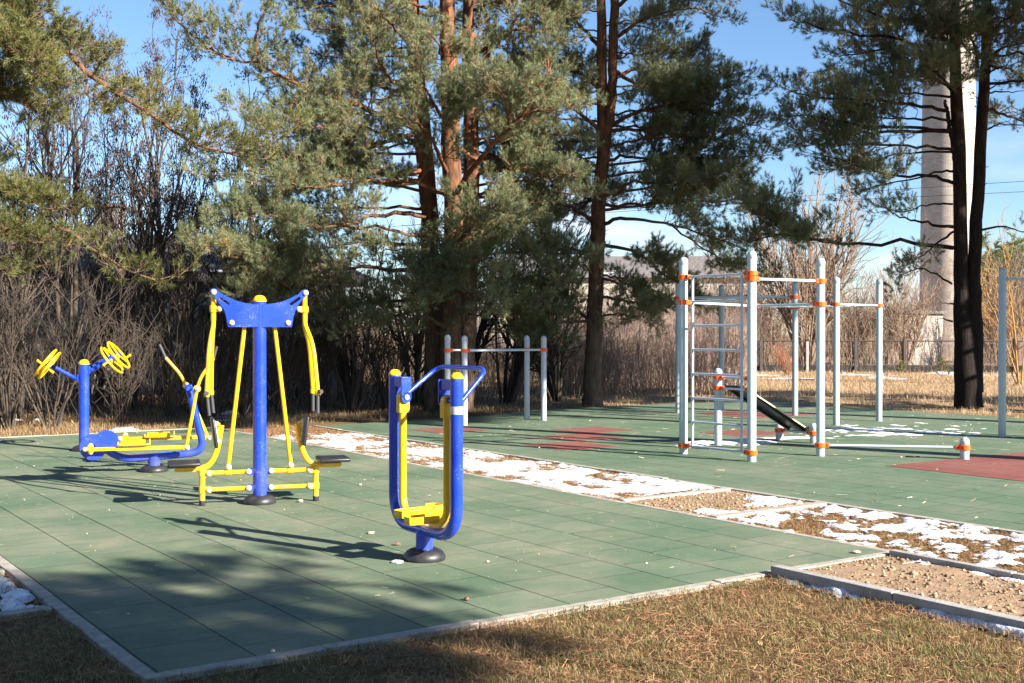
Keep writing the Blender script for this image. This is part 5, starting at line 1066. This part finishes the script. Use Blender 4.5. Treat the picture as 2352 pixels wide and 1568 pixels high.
# ================================================================ BARE TREES AND SHRUBS
def bare(name, label, cat, pos, seed, n_stem, h, spread, r0, m='stem', sub=7, twig=5, lean=(0, 0), seeds=0, group=None, subang=(.25, .75), twl=.5, thin=1.0, parts=True):
    rng = np.random.default_rng(seed); root = thing(name, label, cat, pos, 0, group)
    k = np.linspace(0, 1, 8)
    az = rng.uniform(0, 6.28, n_stem); H = h * rng.uniform(.55, 1.0, n_stem); H[0] = h; out = spread * rng.uniform(.1, 1, n_stem) ** .8
    dirs = np.stack([np.cos(az), np.sin(az), np.zeros(n_stem)], -1); b0 = dirs * rng.uniform(0, .04 + .06 * spread, n_stem)[:, None]
    pth = b0[:, None] + dirs[:, None] * (out[:, None] * (.75 * k + .25 * k ** 2)[None])[..., None] + np.array((0, 0, 1.)) * (H[:, None] * k[None])[..., None] + np.array((lean[0], lean[1], 0)) * (k ** 1.3)[None, :, None]
    w_ = rng.normal(0, .03, (n_stem, 8, 3)) * H[:, None, None] * .45; w_[:, 0] = 0; pth = pth + np.cumsum(w_, 1) * .5
    rad = (r0 * H / h * rng.uniform(.6, 1.1, n_stem))[:, None] * (1 - .86 * k)[None] + .002
    B = Bag(); B.quads(*tubes(pth, rad, 7), 0); B.build('stems' if n_stem > 1 else 'trunk', [M[m]], root, smooth=True)
    C = Bag()
    def kids(par, prad, per, f0, lf, ang, npt, n):
        N, Pn, _ = par.shape; own = np.repeat(np.arange(N), per); f = rng.uniform(f0, .98, len(own)); fi = f * (Pn - 1); i0 = np.minimum(fi.astype(int), Pn - 2); fr = (fi - i0)[:, None]
        p0 = par[own, i0] * (1 - fr) + par[own, i0 + 1] * fr; t = unit(par[own, i0 + 1] - par[own, i0]); pl = np.linalg.norm(par[:, -1] - par[:, 0], axis=1)[own]
        ln = pl * lf * (1.15 - .75 * f) * rng.uniform(.5, 1.2, len(own)); q = unit(np.cross(t, rng.normal(0, 1, t.shape))); a = rng.uniform(*ang, len(own))
        d = unit(t * np.cos(a)[:, None] + q * np.sin(a)[:, None]); kk = np.linspace(0, 1, npt)
        c = p0[:, None] + d[:, None] * (kk[None] * ln[:, None])[..., None] + np.array((0, 0, 1.)) * (kk ** 2)[None, :, None] * (ln * rng.uniform(.0, .35, len(own)))[:, None, None]
        ww = rng.normal(0, .045, c.shape) * ln[:, None, None]; ww[:, 0] = 0; c = c + ww
        r = np.minimum(prad[own, i0] * .6, .012 * thin + .02 * ln)[:, None] * (1 - .75 * kk)[None] + .0016 * thin
        c[..., 2] = np.maximum(c[..., 2], .02)
        C.quads(*tubes(c, r, n), 0); return c, r
    s1, r1 = kids(pth, rad, sub, .18, .42, subang, 5, 4); s2, r2 = kids(s1, r1, twig, .15, twl, (.3, .9), 4, 3)
    if seeds:
        N = len(s2); own = rng.integers(0, N, seeds); hi = s2[own, -1, 2]; own = own[rng.uniform(0, 1, len(own)) < np.clip((hi / h - .35) * 2.2, 0, 1)]
        cp = s2[own, 2] * .5 + s2[own, 3] * .5; kk = 7; pos_ = np.repeat(cp, kk, 0) + rng.normal(0, .055, (len(cp) * kk, 3)) - np.array((0, 0, .06)); d = np.column_stack([rng.normal(0, .35, len(pos_)), rng.normal(0, .35, len(pos_)), -np.ones(len(pos_))]); d = unit(d); q = unit(np.cross(d, rng.normal(0, 1, d.shape))) * .013
        V = np.stack([pos_, pos_ + d * .03 + q, pos_ + d * .062, pos_ + d * .03 - q], 1).reshape(-1, 3); C.quads(V, np.arange(len(V)).reshape(-1, 4), 1)
    C.build('crown', [M[m], M['seed']], root)
    return root
def gp(x, Y): q = P(x, HZ, Y); return (q[0], Y, GZ)
TB = 'bare seed trees behind the left pad'
bare('bare_tree', 'bare seed tree at the far left edge with pale crooked trunk', 'tree', gp(35, 23), 201, 3, 6.2, .9, 0.064, sub=10, twig=6, thin=.75, seeds=300, group=TB)
bare('bare_tree', 'tall bare seed tree with dark upright trunk left of the wheel post', 'tree', gp(165, 24), 202, 4, 8.0, .9, 0.064, sub=11, twig=6, thin=.75, seeds=900, group=TB)
bare('bare_tree', 'bare leaning seed tree rising behind the hand wheels', 'tree', gp(300, 25), 203, 5, 7.9, 1.4, 0.068, sub=11, twig=6, thin=.75, lean=(.9, 0), seeds=1200, group=TB)
bare('bare_tree', 'bare seed tree above the elliptical trainer with thick forked trunk', 'tree', gp(395, 24.5), 204, 4, 7.4, 1.3, 0.068, sub=11, twig=6, thin=.75, lean=(.6, 0), seeds=1300, group=TB)
bare('bare_tree', 'bare seed tree nearest the grey concrete pole, leaning right', 'tree', gp(500, 25), 205, 4, 7.0, 1.0, 0.056, sub=11, twig=6, thin=.75, lean=(.7, 0), seeds=900, group=TB)
SPG = 'slim bare saplings against the sky on the left'
sp0 = bare('bare_sapling', 'slim bare sapling nearest the left edge', 'sapling', gp(70, 25.5), 206, 2, 7.2, .5, .036, sub=16, twig=6, thin=.6, seeds=500, group=SPG, subang=(.15, .55))
for lab, x, Yq, s, rz in (('slim bare sapling left of the tallest seed tree', 118, 26, 1.05, 1.0), ('slim bare sapling right of the tallest seed tree', 228, 26.5, .98, 2.0), ('slim bare sapling between two seed trees over the hand wheels', 262, 27.5, 1.12, 2.8), ('slim bare sapling behind the leaning seed tree', 342, 27, 1.06, 3.9), ('slim bare sapling above the elliptical grips', 440, 26.5, .92, 4.7), ('slim bare sapling close left of the concrete pole', 545, 27, .9, 5.5), ('slim bare sapling behind the left pine boughs', 12, 24.5, .95, .5)):
    o = copy_tree(sp0); o.location = gp(x, Yq); o.scale = (s, s, s); o.rotation_euler = (0, 0, rz); o['label'] = lab
# shrubs: one of each kind, then copies
SG = 'bare shrubs of the left thicket'
protos = [bare('bare_shrub', '', 'shrub', gp(90, 21), 210, 12, 3.0, 1.6, .027, sub=9, twig=6, thin=.7, group=SG), bare('bare_shrub', '', 'shrub', gp(250, 21.5), 211, 9, 3.4, 1.9, .034, sub=9, twig=6, thin=.7, group=SG), bare('bare_shrub', '', 'shrub', gp(420, 22.5), 212, 12, 2.8, 1.5, .024, sub=9, twig=6, thin=.7, group=SG)]
sp_l = [('tangled pale shrub at the left edge beside the wheel post', 20, 20.0), ('bare shrub directly behind the left hand wheel', 120, 20.5), ('bare shrub behind the right hand wheel', 275, 21.5), ('bare shrub behind the elliptical grips', 385, 22.3), ('bare shrub between elliptical and pull station', 470, 22.6), ('bare shrub behind the blue pull station post', 560, 23.2), ('bare shrub seen between the yellow pull rods', 640, 23.8), ('arching bare shrub right of the pull station', 800, 24.2), ('bare shrub low in the gap right of hanging grips', 715, 24.6), ('bare shrub left of the air walker cap', 890, 25.0),
        ('bare shrub under the old house eaves', 210, 26.0), ('bare shrub at the right end of the house', 690, 29.0), ('bare shrub just outside the left edge', -60, 22.0)]
rl = np.random.default_rng(5)
for i, (lab, x, Yq) in enumerate(sp_l):
    o = protos[i] if i < 3 else copy_tree(protos[i % 3]); o.location = gp(x, Yq); o.rotation_euler = (0, 0, float(rl.uniform(0, 6.28))); s = float(rl.uniform(.85, 1.15)) * (1.05 if Yq > 24.9 else .92); o.scale = (s, s, s); o['label'] = lab
# dark leaning multi stem shrubs behind the parallel bars
DG = 'leaning multi stemmed shrubs behind the dip bars'
d0 = bare('leaning_shrub', 'dark leaning multi stemmed shrub behind the parallel bars', 'shrub', gp(1165, 27.5), 220, 13, 4.6, 1.9, .06, sub=8, twig=6, lean=(.9, 0), group=DG)
for lab, x, Yq, s, rz in (('multi stemmed shrub behind the air walker handrail', 960, 27, 1.0, 1.1), ('dark clump of stems between pull station and air walker', 810, 26.3, .95, 2.5), ('multi stemmed shrub left of the forked pine trunk', 1275, 29, .9, 3.7), ('tall stems rising behind the three pines', 1060, 30, 1.15, 5.0)):
    o = copy_tree(d0); o.location = gp(x, Yq); o.scale = (s, s, s); o.rotation_euler = (0, 0, rz); o['label'] = lab
# willow like trees far right, orange bush, red twig clump
bare('bare_willow', 'spreading bare willow right of the workout frame, in front of the sky', 'tree', gp(1850, 54), 230, 16, 9.0, 3.4, .12, m='stem_tan', sub=12, twig=9, thin=1.9, subang=(.15, .5))
bare('orange_willow', 'orange stemmed willow bush at the right edge behind the pull up bar', 'shrub', gp(2345, 38), 231, 6, 5.4, 2.6, .045, m='stem_orange', sub=8, twig=6, thin=1.1)
bare('red_twig_clump', 'low clump of red twigs at the foot of the mesh fence', 'shrub', gp(1808, 46.5), 232, 40, 1.35, .8, .010, m='stem_red', sub=3, twig=2, thin=1.2)
RG = 'bare tan shrubs behind the mesh fence'
t0 = bare('tan_shrub', 'fan shaped tan shrub before the brick outbuilding', 'shrub', gp(2080, 56), 240, 22, 5.4, 2.6, .045, m='stem_tan', sub=8, twig=7, thin=1.9, group=RG)
for lab, x, Yq, s, rz in (('tan shrub behind the fence right of the twin trunks', 2300, 57, 1.1, 1.0), ('tan shrub behind the fence left of the outbuilding', 1960, 58, .95, 2.2), ('tan shrub behind the fence at the frame ladder', 1670, 57, .9, 4.4), ('tan shrub behind the tall workout post', 1750, 60, 1.05, 5.3), ('tan shrub at the far right end of the fence', 2400, 60, 1.2, .4)):
    o = copy_tree(t0); o.location = gp(x, Yq); o.scale = (s, s, s); o.rotation_euler = (0, 0, rz); o['label'] = lab
# masses of thin stems nobody could count
def stems_mass(name, n, xr, yr, h, m, seed, thin=.006, twigs=4, lean=.25, cond=None, sides=3):
    rng = np.random.default_rng(seed); Yq = rng.uniform(*yr, n); x = rng.uniform(*xr, n); px = (x - 1176) / F * Yq; p = np.column_stack([px, Yq, np.full(n, GZ)])
    if cond is not None: k = cond(p); p = p[k]
    cl = fbm(p[:, 0] * .55, p[:, 1] * .55, seed, 3); k = rng.uniform(0, 1, len(p)) < np.clip((cl - .25) * 2.6, .15, 1); p = p[k]; n = len(p); H = rng.uniform(*h, n) * (.55 + .9 * cl[k]); kk = np.linspace(0, 1, 5)
    d = np.column_stack([rng.normal(0, lean, n), rng.normal(0, lean, n), np.ones(n)]); c = p[:, None] + d[:, None] * (kk[None] * H[:, None])[..., None]; w_ = rng.normal(0, .035, c.shape) * H[:, None, None]; w_[:, 0] = 0; c = c + w_
    B = Bag(); B.quads(*tubes(c, (thin * rng.uniform(.7, 1.6, n))[:, None] * (1 - .7 * kk)[None], sides), 0)
    own = np.repeat(np.arange(n), twigs); f = rng.uniform(.25, .95, len(own)); i0 = np.minimum((f * 4).astype(int), 3); fr = (f * 4 - i0)[:, None]; p0 = c[own, i0] * (1 - fr) + c[own, i0 + 1] * fr
    dd = unit(np.column_stack([rng.normal(0, .7, len(own)), rng.normal(0, .7, len(own)), rng.uniform(.25, 1.2, len(own))])); ln = H[own] * rng.uniform(.12, .38, len(own)); k3 = np.array((0, .5, 1.)); cc = p0[:, None] + dd[:, None] * (k3[None] * ln[:, None])[..., None]; cc[:, 1:] += rng.normal(0, .05, cc[:, 1:].shape) * ln[:, None, None]
    B.quads(*tubes(cc, np.broadcast_to(thin * .55 * (1 - .6 * k3), (len(own), 3)), 3), 0)
    return tag(B.build(name, [M[m]]), kind='stuff')
stems_mass('thicket', 420, (-60, 760), (20.5, 29), (.7, 2.3), 'stem', 301, .0055, 7, .4, cond=lambda p: to_uv(p[:, 0], p[:, 1])[0] > 15.4)
stems_mass('thicket', 500, (-60, 900), (25, 30), (.8, 2.2), 'stem', 302, .008, 6, .3)
stems_mass('pale_thicket', 4200, (720, 1560), (30, 46), (.9, 2.6), 'stem_tan', 303, .0058, 6, .2)
stems_mass('pink_brush', 5200, (1260, 1720), (31, 52), (1.0, 2.6), 'stem_pink', 304, .0062, 5, .16)
stems_mass('brush_behind_fence', 2300, (1560, 2420), (53, 66), (1.2, 3.6), 'stem_tan', 305, .009, 6, .18, cond=lambda p: (np.abs(p[:, 0] / p[:, 1] * F + 1176 - 2180) > 75) | (np.random.default_rng(1).uniform(0, 1, len(p)) < .25))
stems_mass('far_brush', 2600, (500, 2420), (86, 96), (3.0, 6.5), 'stem_pink', 306, .018, 6, .14)
stems_mass('tall_saplings', 240, (1330, 1800), (56, 66), (3.2, 5.6), 'stem_tan', 308, .016, 9, .12)
stems_mass('dry_weeds', 420, (1600, 2420), (27, 47), (.3, .9), 'stem_tan', 307, .005, 3, .2)

# ================================================================ BUILDINGS, CHIMNEY, FENCE, WIRES
def uvwall(b, quad, uvq, uvs):
    b.add(quad, [(0, 1, 2, 3)]); uvs.append(uvq)
def brick_box(name, m, parent, corners, z0, z1, sc_=1.0):
    """vertical walls round a footprint, with UVs in metres so courses run true"""
    me = bpy.data.meshes.new(name); V = []; Fc = []; UV = []; n = len(corners); s = 0
    for i in range(n):
        a = corners[i]; c = corners[(i + 1) % n]; L_ = math.dist(a, c); k = len(V); V += [(*a, z0), (*c, z0), (*c, z1), (*a, z1)]; Fc.append((k, k + 1, k + 2, k + 3)); UV += [(s, z0), (s + L_, z0), (s + L_, z1), (s, z1)]; s += L_
    me.from_pydata(V, [], Fc); ul = me.uv_layers.new(name='UVMap'); ul.data.foreach_set('uv', [q for u in UV for q in u]); me.materials.append(m); me.update()
    o = bpy.data.objects.new(name, me); lk(o); o.parent = parent; return o
# boiler house chimney
ch = thing('brick_chimney', 'tall round pale brick chimney behind the twin trunk pine', 'chimney', (0, 0, 0)); cx, cy = P(2178, HZ, 82)[:2]; ch.location = (cx, cy, GZ)
n = 48; zs = np.linspace(0, 38, 60); rr = np.interp(zs, [0, 24, 38], [1.98, 1.68, 1.45]); V = []; Fc = []; UV = []
for j, z in enumerate(zs):
    for k in range(n + 1): a = 2 * math.pi * k / n; V.append((rr[j] * math.cos(a), rr[j] * math.sin(a), z))
for j in range(len(zs) - 1):
    for k in range(n):
        q = [j * (n + 1) + k, j * (n + 1) + k + 1, (j + 1) * (n + 1) + k + 1, (j + 1) * (n + 1) + k]; Fc.append(q); UV += [((i % (n + 1)) / n * 9.25, zs[i // (n + 1)]) for i in q]
me = bpy.data.meshes.new('shaft'); me.from_pydata(V, [], Fc); ul = me.uv_layers.new(name='UVMap'); ul.data.foreach_set('uv', [float(q) for u in UV for q in u]); me.materials.append(M['brick']); me.polygons.foreach_set('use_smooth', [True] * len(Fc)); me.update(); o = bpy.data.objects.new('shaft', me); lk(o); o.parent = ch
# long pale brick hall in the middle distance
hall = thing('brick_hall', 'long pale brick hall with grey roof behind the forked pine', 'building', (0, 0, GZ)); Yh = 70
xa, xb = P(1150, HZ, Yh)[0], P(1763, HZ, Yh)[0]; ht = 5.05
brick_box('wall', M['brick'], hall, [(xa, Yh), (xb, Yh), (xb, Yh + 12), (xa, Yh + 12)], 0, ht)
b = MB(); b.add([(xa - .4, Yh - .4, ht), (xb + .4, Yh - .4, ht), (xb + .4, Yh + 12.4, ht), (xa - .4, Yh + 12.4, ht), (xa - .4, Yh + 6, ht + 1.7), (xb - 2.0, Yh + 6, ht + 1.7)] , [(0, 1, 5, 4), (1, 2, 5), (2, 3, 4, 5), (3, 0, 4), (0, 3, 2, 1)]); b.build('roof', M['roof'], hall, sharp=5)
b = MB(); xs = P(1400, HZ, Yh)[0]; b.box((xs, Yh + .6, ht + .22), (1.6, .5, .3)); b.build('roof_snow', M['snow'], hall, bevel=.08)
for x in (1285, 1330, 1450, 1505, 1560, 1620, 1680):
    f = (x - 1150) / 613; px = xa + (xb - xa) * f; py = Yh; b = MB(); b.box((px, py - .03, 2.6), (1.1, .08, 1.5)); wn = b.build('window', M['steel'], hall); b = MB()
    for k in (-1, 1): b.box((px + k * .26, py - .075, 2.6), (.46, .02, 1.36))
    b.build('pane', M['glass'], wn)
# small brick outbuilding behind the fence
ob = thing('brick_outbuilding', 'small flat roofed brick outbuilding behind the mesh fence', 'building', (0, 0, GZ)); Yo = 60; x0, x1, x2 = P(1988, HZ, Yo)[0], P(2048, HZ, Yo)[0], P(2166, HZ, Yo + 3)[0]
brick_box('wall', M['brick'], ob, [(x0, Yo + .5), (x1, Yo), (x2, Yo + 3), (x0 + 2, Yo + 6)], 0, 2.75)
b = MB(); b.add([(x0 - .15, Yo + .4, 2.75), (x1, Yo - .2, 2.75), (x2 + .2, Yo + 2.9, 2.75), (x0 + 2, Yo + 6.2, 2.75)] + [(x0 - .15, Yo + .4, 2.9), (x1, Yo - .2, 2.9), (x2 + .2, Yo + 2.9, 2.9), (x0 + 2, Yo + 6.2, 2.9)], [(0, 3, 2, 1), (4, 5, 6, 7), (0, 1, 5, 4), (1, 2, 6, 5), (2, 3, 7, 6), (3, 0, 4, 7)]); b.build('roof', M['roof'], ob)
rs = thing('red_brick_shed', 'low red brick shed beyond the fence at the right edge', 'building', (0, 0, GZ)); xr = P(2326, HZ, 66)[0]
brick_box('wall', M['redbrick'], rs, [(xr, 66), (xr + 6, 65.4), (xr + 6, 70), (xr, 70)], 0, 2.0); b = MB(); b.box((xr + 3, 67.7, 2.08), (6.4, 5.2, .14)); b.build('roof', M['roof'], rs)
# old dark house behind the left thicket, set parallel to the pads
hs = thing('old_house', 'long low old house with dark roof behind the left thicket', 'house', (0, 0, GZ)); h0 = np.array((-22.0, 24.0)); e1 = U2; e2 = U1
hp = lambda s, t: tuple(h0 + e1 * s + e2 * t)
HL = 20.5
b = MB(); cs = [hp(0, 0), hp(HL, 0), hp(HL, 8), hp(0, 8)]
b.add([(*c, 0) for c in cs] + [(*c, 3.1) for c in cs], [(0, 1, 5, 4), (1, 2, 6, 5), (2, 3, 7, 6), (3, 0, 4, 7)]); b.build('wall', M['plaster'], hs)
ov = .55; ec = [hp(-ov, -ov), hp(HL + ov, -ov), hp(HL + ov, 8 + ov), hp(-ov, 8 + ov)]; rg1, rg2 = hp(-ov, 4), hp(HL + ov, 4)
b = MB(); b.add([(*c, 3.12) for c in ec] + [(*c, 3.42) for c in ec] + [(*rg1, 4.75), (*rg2, 4.75)], [(0, 3, 2, 1), (0, 1, 5, 4), (2, 3, 7, 6), (1, 2, 6, 5), (3, 0, 4, 7), (4, 5, 9, 8), (6, 7, 8, 9), (5, 6, 9), (7, 4, 8)]); rf = b.build('roof', M['dark_roof'], hs, sharp=5)
for s_ in (6.5, 14.5): b = MB(); c = hp(s_, 3.6); b.box((c[0], c[1], 4.95), (.7, .7, 1.1)); b.box((c[0], c[1], 5.53), (.84, .84, .1)); b.build('chimney', M['redbrick'] if s_ > 10 else M['plaster'], rf)
b = MB(); 
for s_ in np.arange(12, 20, 1.1): c = hp(s_, -ov - .02); b.box((c[0], c[1], 3.44), (1.0 * rg.uniform(.5, 1), .18, .06), Matrix.Rotation(math.atan2(e1[1], e1[0]), 3, 'Z'))
b.build('eaves_snow', M['snow'], rf)
RZ = Matrix.Rotation(math.atan2(e1[1], e1[0]), 3, 'Z')
for s_ in np.arange(1.6, 20, 3.0):
    c = np.array((*hp(s_, -.02), 1.75)); b = MB(); b.box(c, (1.3, .10, 1.45), RZ); wn = b.build('window', M['steel'], hs); b = MB(); n_ = np.array((*(-e2), 0)) * .055; b.box(c + n_, (1.14, .02, 1.28), RZ); b.build('pane', M['glass'], wn)
    b = MB(); 
    for k in np.linspace(-.5, .5, 7): q = c + n_ * 1.6 + np.array((*e1, 0)) * k; b.box(q, (.02, .02, 1.4), RZ)
    b.build('bars', M['bolt'], wn)
    b = MB(); b.box(c + n_ * 1.5 - np.array((0, 0, .78)), (1.45, .18, .05), RZ); b.build('sill', M['concrete2'], wn)
# concrete pole behind the pines
b = MB(); q = gp(579, 60); b.tube([(0, 0, 0), (0, 0, 12.1)], [.19, .12], 12); o = b.build('shaft', M['concrete']); up_ = thing('utility_pole', 'grey concrete utility pole between the bare trees and the pines', 'pole', q); o.parent = up_
b = MB(); b.tube([(-.7, 0, 11.6), (.7, 0, 11.6)], .045, 8); b.build('crossarm', M['steel'], up_)
# mesh fence in separate bays
def fy(x): return 50.6 - (x - 1990) * .0022
fpl = ['dark fence post buried in the brush left of the workout frame', 'dark fence post behind the left front workout post', 'dark fence post seen through the ladder wall', 'dark fence post just right of the ladder wall', 'pale slim concrete fence post right of the red twig clump', 'dark fence post right of the second tall monkey bar post', 'dark fence post in front of the brick outbuilding', 'dark fence post hidden by the twin trunk pine', 'dark fence post near the right edge behind the pull up bar', 'dark fence post just past the right edge']
fnl = ['mesh fence bay farthest left, buried in brush', 'mesh fence bay behind the left front workout post', 'mesh fence bay behind the ladder wall', 'mesh fence bay behind the red twig clump', 'mesh fence bay between the pale post and the monkey bars', 'mesh fence bay before the left part of the brick outbuilding', 'mesh fence bay between the outbuilding and the twin trunk pine', 'mesh fence bay right of the twin trunk pine', 'mesh fence bay running out at the right edge']
bays = [1450, 1556, 1664, 1748, 1854, 1965, 2078, 2200, 2332, 2440]
for i, x in enumerate(bays):
    pale = i == 4; q = gp(x, fy(x)); hh = 1.42 if not pale else 1.30; ps = thing('fence_post', fpl[i], 'post', q, 0, 'posts of the mesh fence')
    b = MB(); b.box((0, 0, hh / 2), (.13 if not pale else .12, .13, hh)); b.box((0, 0, hh + .02), (.11, .11, .04)); b.build('shaft', M['concrete2'] if pale else M['dark_post'], ps, bevel=.012)
    if i == len(bays) - 1: break
    q2 = np.array(gp(bays[i + 1], fy(bays[i + 1]))); q = np.array(q); d = unit(q2 - q); s0 = q + d * .12; s1 = q2 - d * .12; pn = thing('mesh_fence', fnl[i], 'fence', tuple(s0), 0, 'wire mesh panels of the fence'); L_ = s1 - s0
    b = MB(); z0_, z1_ = .30, 1.36
    for z in (z0_, z1_): b.tube([(0, 0, z), L_ + (0, 0, z)], .032, 6)
    for e in (np.zeros(3), L_): b.tube([e + (0, 0, z0_), e + (0, 0, z1_)], .022, 6)
    b.build('frame', M['steel'], pn); b = MB(); nv = 22
    for k in range(1, nv): b.tube([L_ * (k / nv) + (0, 0, z0_), L_ * (k / nv) + (0, 0, z1_)], .0018, 3, False)
    for k in range(1, 14): z = z0_ + (z1_ - z0_) * k / 14; b.tube([(0, 0, z), L_ + (0, 0, z)], .0018, 3, False)
    b.build('wire_mesh', M['steel'], pn)
q0 = np.array(gp(1440, fy(1440))); q1 = np.array(gp(2450, fy(2450))); c_ = (q0 + q1) / 2; L_ = np.linalg.norm(q1 - q0); b = MB(); b.box((0, .12, .13), (L_, .2, .26), Matrix.Rotation(math.atan2((q1 - q0)[1], (q1 - q0)[0]), 3, 'Z')); o = b.build('fence_plinth', M['plinth'], loc=tuple(c_), bevel=.02); tag(o, 'low concrete plinth darkened by painted shade under the mesh fence', 'plinth')
# overhead wires
for lab, pts in (('highest overhead wire, just above the forked pine tip', [(900, 290, 80), (1739, 182, 75), (1978, 152, 73), (2500, 80, 70)]), ('second overhead wire from the top', [(900, 430, 80), (1739, 335, 75), (2065, 310, 73), (2352, 285, 71), (2600, 268, 70)]), ('third overhead wire, crossing the chimney at mid height', [(900, 520, 84), (1739, 458, 78), (1970, 441, 77), (2352, 416, 74), (2600, 402, 73)]), ('lowest overhead wire, just above the far shrubs', [(900, 520, 84), (1739, 466, 78), (1970, 458, 77), (2352, 440, 74), (2600, 430, 73)])):
    b = MB(); b.tube(spline([P(*q) for q in pts], 24), .016, 5); tag(b.build('overhead_wire', M['wire']), lab, 'wire')
# far pine wood on the right, read as one mass; single small seedlings in the field
wp = Bag(); r_ = np.random.default_rng(77); N = 2600; xq = r_.uniform(2180, 2520, N); Yq = r_.uniform(88, 100, N); topz = 4.4 + 6.0 * fbm(xq * .035, Yq * .1, 9, 3); zz_ = topz * r_.uniform(.25, 1, N) ** .7; pos = np.column_stack([(xq - 1176) / F * Yq, Yq, zz_])
needles(wp, pos, r_.normal(0, 1, (N, 3)) + (0, 0, .6), np.full(N, .5), r_, 26, .42, .07, 0); tag(wp.build('far_pine_wood', [M['needles']]), kind='stuff')
for lab, x, Yq, h in (('small pine seedling left of the twin trunks by the fence', 2165, 44, .75), ('tiny pine seedling by the fence plinth', 2072, 46, .55)):
    b0 = np.array(gp(x, Yq)); rr_ = np.random.default_rng(int(x)); rt = thing('pine_seedling', lab, 'sapling', b0, 0); b = MB(); b.tube([(0, 0, 0), (0, 0, h)], .012, 6); b.build('trunk', M['twig'], rt); bg_ = Bag(); N = 46; zq = rr_.uniform(.15, 1, N) * h; an = rr_.uniform(0, 6.28, N); ps_ = np.column_stack([.32 * h * (1 - zq / h) * np.cos(an), .32 * h * (1 - zq / h) * np.sin(an), zq]); needles(bg_, ps_, np.column_stack([np.cos(an), np.sin(an), np.full(N, .8)]), np.full(N, .1), rr_, 24, .09, .012, 0); bg_.build('crown', [M['needles2']], rt)
